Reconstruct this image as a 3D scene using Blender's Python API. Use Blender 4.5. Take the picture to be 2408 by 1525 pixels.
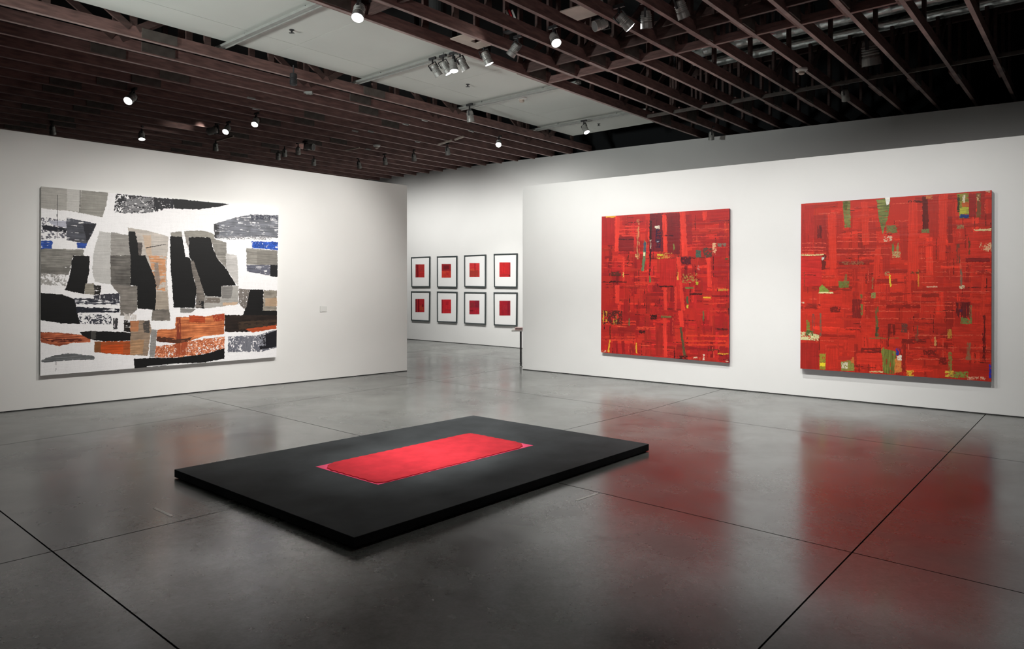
import bpy, bmesh, math, random
import numpy as np
from mathutils import Vector, Matrix
for o in list(bpy.data.objects): bpy.data.objects.remove(o)
SC = bpy.context.scene
COL = SC.collection
# ------------------------------------------------------------------ camera
F = 1625.0; HZ = 657.0; EYE = 1.6; W0 = 2408.0; H0 = 1525.0
cam = bpy.data.cameras.new('camera'); camo = bpy.data.objects.new('camera', cam); COL.objects.link(camo)
camo.location = (0, 0, EYE); camo.rotation_euler = (math.pi/2, 0, 0)
cam.sensor_width = 36; cam.lens = 36*F/W0; cam.shift_y = -(H0/2-HZ)/W0; cam.clip_end = 200
SC.camera = camo
# ------------------------------------------------------------------ world / exposure
SC.view_settings.view_transform = 'Standard'; SC.view_settings.look = 'None'
SC.view_settings.gamma = 1; SC.view_settings.exposure = 0.0; SC.view_settings.use_curve_mapping = False
w = bpy.data.worlds.new('world'); SC.world = w; w.use_nodes = True
w.node_tree.nodes['Background'].inputs[0].default_value = (.9, .95, 1, 1)
w.node_tree.nodes['Background'].inputs[1].default_value = 0.004
# ------------------------------------------------------------------ room frame
A = math.radians(40.46)          # joists run along U; V is across, to the left
U = Vector((math.sin(A), math.cos(A), 0)); V = Vector((-math.cos(A), math.sin(A), 0))
def P(u, v, z=0): return U*u + V*v + Vector((0, 0, z))
def hz(px, py, z):               # point seen at a pixel, at a height z
    y = F*(z-EYE)/(HZ-py); return Vector(((px-1204)*y/F, y, z))
def uv(p): return p.dot(U), p.dot(V)
def onplane(px, py, p0, n):      # point seen at a pixel, on a plane
    d = Vector(((px-1204)/F, 1, (HZ-py)/F)); o = Vector((0, 0, EYE))
    return o + d*((p0-o).dot(n)/d.dot(n))
# ------------------------------------------------------------------ lights
def spot(loc, to, power, deg, blend=1.0, size=.06, col=(1, .965, .9), name='gallery_spot'):
    l = bpy.data.lights.new(name, 'SPOT'); l.energy = power; l.spot_size = math.radians(deg)
    l.spot_blend = blend; l.shadow_soft_size = size; l.color = col
    o = bpy.data.objects.new(name, l); COL.objects.link(o); o.location = loc
    o.rotation_euler = (Vector(to)-Vector(loc)).to_track_quat('-Z', 'Y').to_euler(); return o
NEU = (1, .985, .95)
# right wall wash
for v, p in ((7.1, 270), (5.8, 320), (4.4, 265), (3.1, 250), (1.7, 270), (.2, 150)):
    spot(P(6.3, v+.25, 4.22), P(9.75, v, 1.3), p, 84, 1, .05, NEU)
# left wall
for u, p in ((3.0, 280), (4.5, 440), (6.0, 490)):
    spot(P(u, 6.2, 4.22), P(u+.1, 9.7, 1.45), p, 66, 1, .05, (1, .98, .945))
spot(P(7.9, 6.6, 4.22), P(7.7, 9.3, 1.5), 25, 80, 1, .05, (1, .95, .88))
spot(P(1.2, 6.3, 4.22), P(1.6, 10.0, 1.5), 60, 70, 1, .05, (1, .96, .91))
# far gallery
for v, p in ((14.3, 170), (12.65, 185), (10.85, 185), (9.3, 200)):
    spot(P(10.15, v, 4.12), P(12.4, v-.2, 1.0), p, 130, 1, 0, NEU)
spot(P(9.3, 9.0, 4.1), P(9.6, 9.8, 0), 120, 90, 1, .05, NEU)
# floor plinth accent
for du in (-.46, 0, .46):
    spot(P(4.12+du, 4.0, 4.25), P(4.12+du*.95, 4.44, 0.07), 430, 25, 1, .04, NEU)
# added downward spots, no fixtures, to brighten the floor between the walls
spot(P(5.0, 4.4, 4.25), P(5.1, 4.4, 0), 190, 88, 1, 0, NEU)
spot(P(10.6, 10.6, 4.2), P(10.6, 10.6, 0), 420, 100, 1, 0, NEU)
spot(P(6.6, 6.2, 4.25), P(6.9, 6.3, 0), 900, 86, 1, .012, NEU)
spot(P(7.6, 3.4, 4.25), P(7.8, 3.4, 0), 620, 84, 1, .012, NEU)
spot(P(4.2, 7.2, 4.25), P(4.5, 7.3, 0), 560, 80, 1, .012, NEU)
# added fill spots, out of frame, brightening the soffit and joists
spot(P(-2.6, 7.0, 1.9), P(5.2, 7.2, 4.95), 1750, 46, 1, .35, (.95, 1, .97), 'ceiling_fill')
spot(P(-1.8, -1.6, 1.9), P(4.5, 4.6, 6.2), 400, 56, 1, .35, (1, .93, .9), 'ceiling_fill')

# ------------------------------------------------------------------ materials
def s2l(c):
    return tuple(((x/255)/12.92 if x/255 <= .04045 else ((x/255+.055)/1.055)**2.4) for x in c)
def mat(name, rgb, rough=.6, metal=0, spec=.5, noise=0, scale=8, bump=0, stretch=(1, 1, 1), emit=None):
    m = bpy.data.materials.new(name); m.use_nodes = True; nt = m.node_tree; b = nt.nodes['Principled BSDF']
    b.inputs['Base Color'].default_value = (*rgb, 1); b.inputs['Roughness'].default_value = rough
    b.inputs['Metallic'].default_value = metal; b.inputs['Specular IOR Level'].default_value = spec
    tc = nt.nodes.new('ShaderNodeTexCoord'); mp = nt.nodes.new('ShaderNodeMapping'); mp.inputs['Scale'].default_value = stretch
    nz = nt.nodes.new('ShaderNodeTexNoise'); nz.inputs['Scale'].default_value = scale; nz.inputs['Detail'].default_value = 6
    nt.links.new(tc.outputs['Object'], mp.inputs[0]); nt.links.new(mp.outputs[0], nz.inputs['Vector'])
    if noise:
        r = nt.nodes.new('ShaderNodeValToRGB'); r.color_ramp.elements[0].position = .3; r.color_ramp.elements[1].position = .7
        r.color_ramp.elements[0].color = (*[c*(1-noise) for c in rgb], 1); r.color_ramp.elements[1].color = (*[min(1, c*(1+noise)) for c in rgb], 1)
        nt.links.new(nz.outputs['Fac'], r.inputs[0]); nt.links.new(r.outputs[0], b.inputs['Base Color'])
    if bump:
        bm_ = nt.nodes.new('ShaderNodeBump'); bm_.inputs['Strength'].default_value = bump; bm_.inputs['Distance'].default_value = .01
        nt.links.new(nz.outputs['Fac'], bm_.inputs['Height']); nt.links.new(bm_.outputs[0], b.inputs['Normal'])
    if emit:
        b.inputs['Emission Color'].default_value = (*emit[0], 1); b.inputs['Emission Strength'].default_value = emit[1]
    return m
M = {}
M['wall'] = mat('painted_plaster', (.80, .79, .765), .75, noise=.012, scale=2, bump=.05)
M['wallback'] = mat('painted_plaster_back', (.80, .80, .785), .75, noise=.012, scale=2, bump=.05)
M['panel'] = mat('painted_ceiling_board', (.62, .64, .60), .7, noise=.05, scale=.6)
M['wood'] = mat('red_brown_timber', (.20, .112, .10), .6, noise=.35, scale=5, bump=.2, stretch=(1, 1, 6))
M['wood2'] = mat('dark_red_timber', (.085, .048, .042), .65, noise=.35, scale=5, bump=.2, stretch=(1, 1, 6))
M['edge'] = mat('timber_edge_painted_bounce', (.36, .26, .24), .6, noise=.3, scale=4)  # pale tone paints in light bounced onto the chord undersides
M['plate'] = mat('grey_plywood_plate', (.10, .085, .075), .6, noise=.3, scale=9)
M['board'] = mat('pale_plywood', (.50, .42, .36), .6, noise=.15, scale=4)
M['roof'] = mat('black_roof_deck', (.012, .014, .016), .9)
M['gap'] = mat('dark_gap', (.02, .02, .02), .8)
M['track'] = mat('grey_steel_channel', (.34, .35, .33), .45, metal=.3, noise=.1)
M['lampgrey'] = mat('cast_grey_lamp_housing', (.42, .42, .40), .45, metal=.4, noise=.15, scale=20)
M['black'] = mat('black_metal', (.02, .02, .022), .5)
M['white'] = mat('white_plastic', (.7, .7, .67), .5)
M['chrome'] = mat('bright_foil_duct', (.30, .33, .32), .32, metal=1, noise=.45, scale=12, bump=.5)
M['lens_on'] = mat('lit_lens', (1, 1, 1), .4, emit=((1, .99, 1), 12))
M['lens_off'] = mat('glass_lens', (.25, .25, .25), .15)
M['frame'] = mat('dark_grey_frame', (.055, .068, .07), .4)
M['matboard'] = mat('white_mat_board', (.88, .88, .87), .6)
M['slab'] = mat('matt_black_plinth', (.044, .049, .052), .7, spec=.08, noise=.25, scale=3)
M['slabside'] = mat('matt_black_side', (.012, .013, .015), .6, spec=.2)
M['redpig'] = mat('red_pigment', (.50, .026, .038), .8, spec=.1, noise=.14, scale=9, bump=.4)
M['pink'] = mat('pink_underlayer', (.80, .08, .18), .7, spec=.2, noise=.1)
M['tape'] = mat('white_tape', (.85, .85, .81), .35, spec=.9, noise=.12, scale=60)
M['wood_top'] = mat('pale_table_top', (.35, .34, .32), .4)
M['pinkbook'] = mat('pink_grey_paper', (.42, .29, .28), .7, noise=.4, scale=90)
M['canvas_white'] = mat('primed_canvas_edge', (.78, .78, .76), .7)
M['canvas_red'] = mat('painted_canvas_edge', (.22, .02, .05), .7, noise=.6, scale=6)
M['canvas_purple'] = mat('violet_canvas_edge', (.10, .03, .14), .7, noise=.7, scale=7)

# polished concrete
def concrete():
    m = bpy.data.materials.new('polished_concrete'); m.use_nodes = True; nt = m.node_tree; L = nt.links
    b = nt.nodes['Principled BSDF']
    geo = nt.nodes.new('ShaderNodeNewGeometry')
    def noise(sc, det, rough=.5, dist=0, vec=None):
        n = nt.nodes.new('ShaderNodeTexNoise'); n.inputs['Scale'].default_value = sc; n.inputs['Detail'].default_value = det
        n.inputs['Roughness'].default_value = rough; n.inputs['Distortion'].default_value = dist
        L.new(vec or geo.outputs['Position'], n.inputs['Vector']); return n
    def ramp(inp, stops):
        r = nt.nodes.new('ShaderNodeValToRGB'); e = r.color_ramp.elements
        e[0].position, e[0].color = stops[0][0], (*stops[0][1], 1); e[1].position, e[1].color = stops[-1][0], (*stops[-1][1], 1)
        for p, c in stops[1:-1]:
            k = e.new(p); k.color = (*c, 1)
        L.new(inp, r.inputs[0]); return r
    def mix(fac, a, c, mode='MULTIPLY'):
        n = nt.nodes.new('ShaderNodeMix'); n.data_type = 'RGBA'; n.blend_type = mode
        if isinstance(fac, float): n.inputs[0].default_value = fac
        else: L.new(fac, n.inputs[0])
        L.new(a, n.inputs[6]); L.new(c, n.inputs[7]); return n.outputs[2]
    big = ramp(noise(.6, 8, .62, .2).outputs['Fac'], [(.30, (.104, .113, .105)), (.5, (.142, .150, .140)), (.70, (.20, .209, .195))])
    blot = ramp(noise(1.3, 9, .68, .2).outputs['Fac'], [(.33, (.5, .47, .47)), (.47, (.88, .87, .86)), (.62, (1, 1, 1))])
    fine = ramp(noise(16, 8, .7).outputs['Fac'], [(.3, (.72, .72, .72)), (.7, (1.0, 1.0, 1.0))])
    speck = ramp(noise(60, 3, .6).outputs['Fac'], [(.3, (.8, .8, .8)), (.6, (1, 1, 1))])
    c = mix(1.0, big.outputs[0], blot.outputs[0]); c = mix(1.0, c, fine.outputs[0]); c = mix(.7, c, speck.outputs[0])
    L.new(c, b.inputs['Base Color'])
    rr = ramp(noise(.9, 7, .6, .2).outputs['Fac'], [(.28, (.34, .34, .34)), (.5, (.24, .24, .24)), (.72, (.14, .14, .14))])
    L.new(rr.outputs[0], b.inputs['Roughness'])
    b.inputs['IOR'].default_value = 2.15; b.inputs['Specular IOR Level'].default_value = .5; b.inputs['Specular Tint'].default_value = (.97, .96, 1, 1)
    bp = nt.nodes.new('ShaderNodeBump'); bp.inputs['Strength'].default_value = .03; bp.inputs['Distance'].default_value = .01
    L.new(noise(1.6, 2, .5).outputs['Fac'], bp.inputs['Height']); L.new(bp.outputs[0], b.inputs['Normal'])
    return m
M['concrete'] = concrete()
def paintmat(name, rough=.5):
    m = bpy.data.materials.new(name); m.use_nodes = True; nt = m.node_tree; b = nt.nodes['Principled BSDF']
    a = nt.nodes.new('ShaderNodeVertexColor'); a.layer_name = 'Col'; nt.links.new(a.outputs[0], b.inputs['Base Color'])
    b.inputs['Roughness'].default_value = rough; b.inputs['Specular IOR Level'].default_value = .3
    return m
M['paint'] = paintmat('brushed_paint')

# ------------------------------------------------------------------ builders
def tag(o, label=None, cat=None, group=None, kind=None):
    if label: o['label'] = label
    if cat: o['category'] = cat
    if group: o['group'] = group
    if kind: o['kind'] = kind
    return o
def empty(name, loc, label=None, cat=None, group=None, kind=None):
    o = bpy.data.objects.new(name, None); COL.objects.link(o); o.location = loc; o.empty_display_size = .1
    return tag(o, label, cat, group, kind)
def world_loc(o):
    p = Vector(o.location)
    while o.parent: o = o.parent; p = p + Vector(o.location)
    return p
def link(name, me, m, parent=None, loc=None, rot=None):
    if m is not None and not me.materials: me.materials.append(m)
    o = bpy.data.objects.new(name, me); COL.objects.link(o)
    if parent: o.parent = parent
    if loc is not None: o.location = loc
    if rot is not None: o.rotation_euler = rot
    return o
def obj(name, bm, m, parent=None, loc=None, smooth=False, base=None):
    """bm in world coordinates; the object's origin goes to loc (world)"""
    loc = Vector(loc) if loc is not None else Vector((0, 0, 0))
    bmesh.ops.translate(bm, verts=bm.verts, vec=-loc)
    bmesh.ops.recalc_face_normals(bm, faces=bm.faces)
    me = bpy.data.meshes.new(name); bm.to_mesh(me); bm.free()
    if smooth:
        for p in me.polygons: p.use_smooth = True
    mm = m if isinstance(m, (list, tuple)) else [m]
    for x in mm: me.materials.append(x)
    o = bpy.data.objects.new(name, me); COL.objects.link(o)
    if parent: o.parent = parent; o.location = loc - world_loc(parent)
    else: o.location = loc
    return o
def prism(bm, pts, top):
    """pts: base ring, top: matching ring"""
    a = [bm.verts.new(p) for p in pts]; b = [bm.verts.new(p) for p in top]; n = len(a); fs = []
    fs.append(bm.faces.new(a[::-1])); fs.append(bm.faces.new(b))
    for i in range(n): fs.append(bm.faces.new((a[i], a[(i+1) % n], b[(i+1) % n], b[i])))
    return fs
def bar(bm, p, q, wdt, hgt, up=Vector((0, 0, 1)), bevel=0):
    """box from p to q, wdt sideways, hgt along up, centred on the line"""
    p = Vector(p); q = Vector(q); d = (q-p).normalized(); s = d.cross(up)
    if s.length < 1e-4: s = d.cross(Vector((1, 0, 0)))
    s.normalize(); t = s.cross(d).normalized(); s = s*wdt/2; t = t*hgt/2
    return prism(bm, [p-s-t, p+s-t, p+s+t, p-s+t], [q-s-t, q+s-t, q+s+t, q-s+t])
def uvbox(bm, u0, u1, v0, v1, z0, z1):
    return prism(bm, [P(u0, v0, z0), P(u1, v0, z0), P(u1, v1, z0), P(u0, v1, z0)], [P(u0, v0, z1), P(u1, v0, z1), P(u1, v1, z1), P(u0, v1, z1)])
def lathe(bm, prof, n=20, mtx=None):
    """prof: (r,z) list around local z"""
    rings = []
    for r, z in prof:
        ring = []
        for i in range(n):
            a = 2*math.pi*i/n; v = Vector((r*math.cos(a), r*math.sin(a), z)); ring.append(bm.verts.new(mtx @ v if mtx else v))
        rings.append(ring)
    for a, b in zip(rings, rings[1:]):
        for i in range(n): bm.faces.new((a[i], a[(i+1) % n], b[(i+1) % n], b[i]))
    bm.faces.new(rings[0][::-1]); bm.faces.new(rings[-1])
def newmesh(name, bm, m, smooth=False):
    bmesh.ops.recalc_face_normals(bm, faces=bm.faces); me = bpy.data.meshes.new(name); bm.to_mesh(me); bm.free(); me.materials.append(m)
    if smooth:
        for p in me.polygons: p.use_smooth = True
    return me

# ------------------------------------------------------------------ floor
fl = empty('floor', (0, 0, 0), kind='structure')
bm = bmesh.new(); uvbox(bm, -9, 16, -9, 20, -.12, -.02); obj('subfloor', bm, M['gap'], fl)
ulines = [-4.8, -1.72, 1.34, 4.38, 7.52, 10.6, 13.7]
def vline(k, u): return [-5.9, -2.4, 1.13-.012*(u-3), 4.70-.076*(u-1.35) if u < 8 else 4.2, 8.1, 11.6, 15.1, 18.6][k]
g = .0045
for i in range(len(ulines)-1):
    for j in range(7):
        u0, u1 = ulines[i]+g, ulines[i+1]-g
        c = [(u0, vline(j, u0)+g), (u1, vline(j, u1)+g), (u1, vline(j+1, u1)-g), (u0, vline(j+1, u0)-g)]
        ce = P(sum(x[0] for x in c)/4, sum(x[1] for x in c)/4, 0)
        bm = bmesh.new(); prism(bm, [P(a, b, -.02) for a, b in c], [P(a, b, 0) for a, b in c])
        obj('concrete_slab', bm, M['concrete'], fl, ce)

# ------------------------------------------------------------------ walls
def fpt(px, py): return hz(px, py, 0)
def zat(px, py, p):              # height above floor point p seen at row py
    return EYE + (HZ-py)*p.y/F
def wall(name, pts, tops, thick, nrm, m, base=True):
    """pts floor points, tops heights; nrm points to the back of the wall"""
    bm = bmesh.new(); back = nrm*thick
    n = len(pts)
    f0 = [bm.verts.new(p) for p in pts]; f1 = [bm.verts.new(Vector((p.x, p.y, t))) for p, t in zip(pts, tops)]
    b0 = [bm.verts.new(p+back) for p in pts]; b1 = [bm.verts.new(Vector((p.x, p.y, t))+back) for p, t in zip(pts, tops)]
    for i in range(n-1):
        bm.faces.new((f0[i], f0[i+1], f1[i+1], f1[i])); bm.faces.new((b0[i+1], b0[i], b1[i], b1[i+1]))
        bm.faces.new((f1[i], f1[i+1], b1[i+1], b1[i])); bm.faces.new((f0[i+1], f0[i], b0[i], b0[i+1]))
    bm.faces.new((f0[0], f1[0], b1[0], b0[0])); bm.faces.new((f0[-1], b0[-1], b1[-1], f1[-1]))
    return tag(obj(name, bm, m, None, pts[0]), kind='structure')
def reveal(name, a, b, nrm):  # dark strip coloured in for the shadow gap at the wall foot
    bm = bmesh.new(); d = (b-a).normalized()
    a2 = a - nrm*.004; b2 = b - nrm*.004
    prism(bm, [a2, b2, b2+nrm*.01, a2+nrm*.01], [x+Vector((0, 0, .012)) for x in (a2, b2, b2+nrm*.01, a2+nrm*.01)])
    return tag(obj(name, bm, M['gap'], None, a), kind='structure')
# left wall
La = fpt(0, 970); Lb = fpt(957, 872); Ld = (La-Lb).normalized()
Ln = Vector((-Ld.y, Ld.x, 0));  Ln = Ln if Ln.dot(V) > 0 else -Ln
za, zb = zat(0, 303, La), zat(958, 436, Lb); Lc = La+Ld*4.5
zc = za+(za-zb)/(La-Lb).length*4.5*.6
wall('wall_left', [Lb, La, Lc], [zb, za, zc], .22, Ln, M['wall']); reveal('shadow_gap_left', Lb, Lc, Ln)
# right wall
Ra = fpt(1229, 868.5); Rb = fpt(2408, 982); Rd = (Rb-Ra).normalized()
Rn = Vector((-Rd.y, Rd.x, 0)); Rn = Rn if Rn.dot(U) > 0 else -Rn
ra, rb = zat(1231, 438, Ra), zat(2408, 318, Rb); Rc = Rb+Rd*3.5
wall('wall_right', [Ra, Rb, Rc], [ra, rb, rb], .22, Rn, M['wallback']); reveal('shadow_gap_right', Ra, Rc, Rn)
# far wall
Fa = fpt(957, 797); Fb = fpt(1226, 818.5); Fd = (Fb-Fa).normalized(); Fn = Vector((-Fd.y, Fd.x, 0)); Fn = Fn if Fn.dot(U) > 0 else -Fn
FT = []
for px, py in ((870, 420.5), (1390, 355), (2408, 237)):
    t = onplane(px, py, Fa, Fn); FT.append(t)
F0 = FT[0]-Fd*4; F3 = FT[-1]+Fd*6
fp = [Vector((p.x, p.y, 0)) for p in [F0]+FT+[F3]]
wall('wall_back', fp, [FT[0].z]+[p.z for p in FT]+[FT[-1].z], .2, Fn, M['wallback']); reveal('shadow_gap_back', fp[0], fp[-1], Fn)

# ------------------------------------------------------------------ ceiling: trusses, boards, roof deck
ce = empty('ceiling', (0, 0, 4.4), kind='structure')
bm = bmesh.new(); uvbox(bm, -8, 15.5, -9, 21, 6.0, 6.1); obj('roof_deck', bm, M['roof'], ce)
ZB = EYE+2.77; ZT = ZB+.127      # underside and top of the bottom chords
def vk(k): return 2.108*(.481+.2343*k)
def far_u(v):                    # where the far wall stands
    p0 = fp[0]; n = Fn; return (p0.dot(n)-v*V.dot(n))/U.dot(n)
TH = .042
Lpost = .86
rnd = random.Random(4)
trusses = {}
for k in list(range(-6, 11))+list(range(15, 34)):
    v = vk(k); u1 = far_u(v)-.02; u0 = -5.0
    left = k >= 15; ue = u1+(1.0 if k < 15 else .1)
    bm = bmesh.new(); uvbox(bm, u0, ue, v-TH/2, v+TH/2, ZB, ZT)
    t = obj('roof_truss', bm, M['wood'], ce, P((u0+u1)/2, v, ZB))
    trusses[k] = t
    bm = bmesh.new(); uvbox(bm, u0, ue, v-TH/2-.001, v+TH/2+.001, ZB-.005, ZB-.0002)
    obj('painted_bounce_strip', bm, M['edge'], t, P((u0+u1)/2, v, ZB))  # added pale strip, imitates the lit bottom edge of the chord
    if k <= 15 or k == 16:
        for n in range(-6, 7):
            u = 7.15+Lpost*n + (0 if k < 11 else .35)
            if u > u1-.1: continue
            bm = bmesh.new(); uvbox(bm, u-.04, u+.04, v-TH/2+.003, v+TH/2-.003, ZT-.02, 5.95)
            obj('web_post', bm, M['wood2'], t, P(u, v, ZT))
            if n % 3 == (0 if k < 11 else 1) and u+.9 < u1:
                for s in (1,) if k < 11 else (-1, 1):
                    bm = bmesh.new(); bar(bm, P(u+s*.04, v-.012, ZT-.03), P(u+s*.95, v-.012, 5.4 if k < 11 else 5.1), .03, .08)
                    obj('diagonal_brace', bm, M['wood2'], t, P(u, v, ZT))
    elif k % 3 == 0:
        for n in range(-3, 4):
            u = 6.3+1.9*n+.4*(k % 2)
            if u > u1-.1: continue
            bm = bmesh.new(); uvbox(bm, u-.04, u+.04, v-TH/2+.003, v+TH/2-.003, ZT-.02, 5.95)
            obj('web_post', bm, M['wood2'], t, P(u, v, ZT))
    # splice plates on the camera side of the chord
    if k < 11:
        for u in (7.50, 4.2, 11.2):
            if u > u1-.3: continue
            bm = bmesh.new(); uvbox(bm, u-.17, u+.17, v-TH/2-.014, v-TH/2, ZB+.012, ZT+.085)
            obj('splice_plate', bm, M['plate'], t, P(u, v, ZB))
            bm = bmesh.new(); uvbox(bm, u-.36, u+.36, v+TH/2, v+TH/2+.03, ZB+.0, ZT+.055)
            obj('splice_block', bm, M['wood'], t, P(u, v, ZB))
    else:
        for u in ((3.2+rnd.random()*1.2), (6.4+rnd.random()*2.2)):
            bm = bmesh.new(); uvbox(bm, u-.2, u+.2, v-TH/2-.012, v-TH/2, ZB+.01, ZT-.005)
            obj('splice_plate', bm, M['plate'], t, P(u, v, ZB))
    # thin nailing strip under some chords
    if k in (4, 5, 6, 7, 8) :
        e = {4: 5.6, 5: 7.6, 6: 7.7, 7: 7.4, 8: 7.3}[k]
        bm = bmesh.new(); uvbox(bm, 2.0, e, v-TH/2-.02, v+TH/2-.012, ZB-.018, ZB-.006)
        obj('nailing_strip', bm, M['board' if k == -1 else 'wood'], t, P(4, v, ZB))
# cross members between the trusses (right part)
for k in range(-5, 10):
    v0, v1 = vk(k)+TH/2, vk(k+1)-TH/2
    for (u, z0, z1, wd, m) in ((7.26, ZT-.09, ZT+.03, .04, 'wood2'), (7.76, ZB-.002, ZB+.09, .045, 'wood'), (4.6, ZT-.09, ZT+.03, .04, 'wood2'), (10.52, ZB, ZB+.05, .03, 'plate')):
        bm = bmesh.new(); uvbox(bm, u-wd/2, u+wd/2, v0, v1, z0, z1); obj('cross_brace', bm, M[m], ce, P(u, (v0+v1)/2, z0))
# upper purlins, in the dark
for u in (5.6, 8.9, 11.4):
    bm = bmesh.new(); uvbox(bm, u-.03, u+.03, -4, 5.9, 5.2, 5.3); obj('purlin', bm, M['wood2'], ce, P(u, 1, 5.2))
# soffit boards
ZP = EYE+2.985
us = [-5.0, -2.4, .04, 2.48, 4.92, 7.36, 9.8, 11.75]
vs = [6.25, 7.80, 8.36]
for i in range(len(us)-1):
    for j in range(2):
        bm = bmesh.new(); uvbox(bm, us[i]+.0025, us[i+1]-.0025, vs[j]+.0025, vs[j+1]-.0025, ZP, ZP+.018)
        obj('soffit_board', bm, M['panel'], ce, P((us[i]+us[i+1])/2, (vs[j]+vs[j+1])/2, ZP))
bm = bmesh.new(); uvbox(bm, -5, 11.75, 6.25, 8.36, ZP+.02, ZP+.03); obj('soffit_backing', bm, M['panel'], ce, P(3, 7.3, ZP))
# plywood covers lying between the trusses
def cover(pix, z, hole=None):
    c = [uv(hz(x, y, z)) for x, y in pix]
    u0, u1 = min(a for a, b in c), max(a for a, b in c); vv = [b for a, b in c]
    bm = bmesh.new(); v0, v1 = min(vv), max(vv)
    if hole:
        hu, hv = uv(hz(*hole, z)); s = .05
        for a, b, cc, d in ((u0, hu-s, v0, v1), (hu+s, u1, v0, v1), (hu-s, hu+s, v0, hv-s), (hu-s, hu+s, hv+s, v1)):
            uvbox(bm, a, b, cc, d, z, z+.012)
    else: uvbox(bm, u0, u1, v0, v1, z, z+.012)
    obj('cover_board', bm, M['board'], ce, P((u0+u1)/2, (v0+v1)/2, z))
cover([(1066, 90), (1095, 83), (1157, 106), (1117, 114)], ZB+.03, (1120, 97))
cover([(1318, 28), (1375, 14), (1409, 34), (1358, 49)], ZB+.03)
# small pale clips under the left chords
for px, py in ((591, 231), (602, 256), (954, 292), (872, 309), (999, 283), (982, 333), (1108, 308), (724, 219), (835, 308), (866, 351)):
    p = hz(px, py, ZB-.012); bm = bmesh.new(); bar(bm, p-U*.06, p+U*.06, .035, .022); obj('clip', bm, M['track'], ce, p)
# short cross channels under the left chords
for a, b in (((510, 331), (549, 320)), ((812, 353), (845, 347)), ((1070, 328), (1090, 321)), ((1030, 340), (1062, 330))):
    p, q = hz(*a, ZB-.015), hz(*b, ZB-.015); bm = bmesh.new(); bar(bm, p, q, .03, .03); obj('cross_channel', bm, M['board'], ce, p)

bm = bmesh.new(); n_ = Fn*.6
for a, b in zip(fp, fp[1:]):
    prism(bm, [Vector((x.x, x.y, 3.9))+y for x, y in ((a, n_*2), (b, n_*2), (b, n_*2.2), (a, n_*2.2))], [Vector((x.x, x.y, 6.0))+y for x, y in ((a, n_*2), (b, n_*2), (b, n_*2.2), (a, n_*2.2))])
obj('end_bulkhead', bm, M['roof'], ce, P(12.6, 5, 5))
# ------------------------------------------------------------------ lighting tracks across the soffit
TZ = EYE+2.925
for lab, a, b in (('grey lighting track across the white soffit, nearest the camera', (528, 111), (757, 13)),
                  ('grey lighting track across the white soffit carrying four spotlights', (835, 197), (1089, 124)),
                  ('grey lighting track across the white soffit beside the smoke detector', (1083, 257), (1313, 208)),
                  ('farthest grey lighting track across the white soffit, with one lit spotlight', (1256, 306), (1487, 268))):
    u = (uv(hz(*a, TZ))[0]+uv(hz(*b, TZ))[0])/2
    r = empty('lighting_track', P(u, 7.2, TZ), lab, 'track', 'tracks across the white soffit')
    v0, v1 = 5.9, 8.62
    bm = bmesh.new(); uvbox(bm, u-.055, u+.0, v0, v1, TZ, TZ+.03); obj('channel', bm, M['track'], r, P(u, 7.2, TZ))
    bm = bmesh.new(); uvbox(bm, u+.004, u+.016, v0, v1, TZ-.012, TZ+.03); obj('rail', bm, M['lampgrey'], r, P(u, 7.2, TZ))
    for vv in (6.6, 7.9):
        bm = bmesh.new(); uvbox(bm, u-.03, u-.01, vv-.01, vv+.01, TZ+.03, ZP); obj('hanger', bm, M['track'], r, P(u, vv, TZ))

# ------------------------------------------------------------------ spotlights
def spot_meshes():
    d = {}
    bm = bmesh.new(); prof = [(.030, 0), (.042, .008), (.046, .03)]
    z = .035
    for i in range(4): prof += [(.046, z), (.052, z+.003), (.052, z+.010), (.046, z+.013)]; z += .016
    prof += [(.048, z), (.053, z+.012), (.056, z+.055), (.058, z+.06), (.052, z+.06), (.050, z+.052)]
    prof = [(r, -q) for r, q in prof]; lathe(bm, prof, 22); d['body'] = newmesh('spot_body', bm, M['lampgrey'])
    zl = -(z+.054)
    bm = bmesh.new(); lathe(bm, [(.0505, zl), (.0505, zl-.004), (.03, zl-.010)], 22); d['lens_on'] = newmesh('spot_lens_on', bm, M['lens_on'])
    bm = bmesh.new(); lathe(bm, [(.0505, zl), (.0505, zl-.002)], 22); d['lens_off'] = newmesh('spot_lens_off', bm, M['lens_off'])
    bm = bmesh.new(); bar(bm, (0, 0, 0), (0, 0, -.07), .016, .016); bar(bm, (0, -.06, 0), (0, .06, 0), .028, .03); d['stem'] = newmesh('spot_stem', bm, M['black'])
    bm = bmesh.new()
    for s in (-1, 1): bar(bm, (0, s*.058, .02), (0, s*.058, -.06), .02, .008, Vector((0, 1, 0)))
    bar(bm, (0, -.06, .02), (0, .06, .02), .02, .008); d['yoke'] = newmesh('spot_yoke', bm, M['black'])
    return d
SM = spot_meshes()
def spotlight(px, py, hc, aim, lit, label, scale=1.0, stem=True, group='track spotlights'):
    """px,py = centre of the housing; hc = its height above eye; aim = world direction"""
    c = hz(px, py, EYE+hc); d = Vector(aim).normalized()
    q = d.to_track_quat('-Z', 'Y')
    top = c - d*.05*scale + Vector((0, 0, .085*scale)); c = top
    r = empty('spotlight', top, label, 'spotlight', group)
    if stem:
        s = link('stem', SM['stem'], None, r, (0, 0, 0), (0, 0, math.atan2(V.y, V.x)-math.pi/2)); s.scale = (scale,)*3
    y = link('yoke', SM['yoke'], None, r, Vector((0, 0, -.085*scale)), q.to_euler()); y.scale = (scale,)*3
    b = link('housing', SM['body'], None, r, Vector((0, 0, -.085*scale)), q.to_euler()); b.scale = (scale,)*3
    link('lens', SM['lens_on' if lit else 'lens_off'], None, b)
    return r
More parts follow.
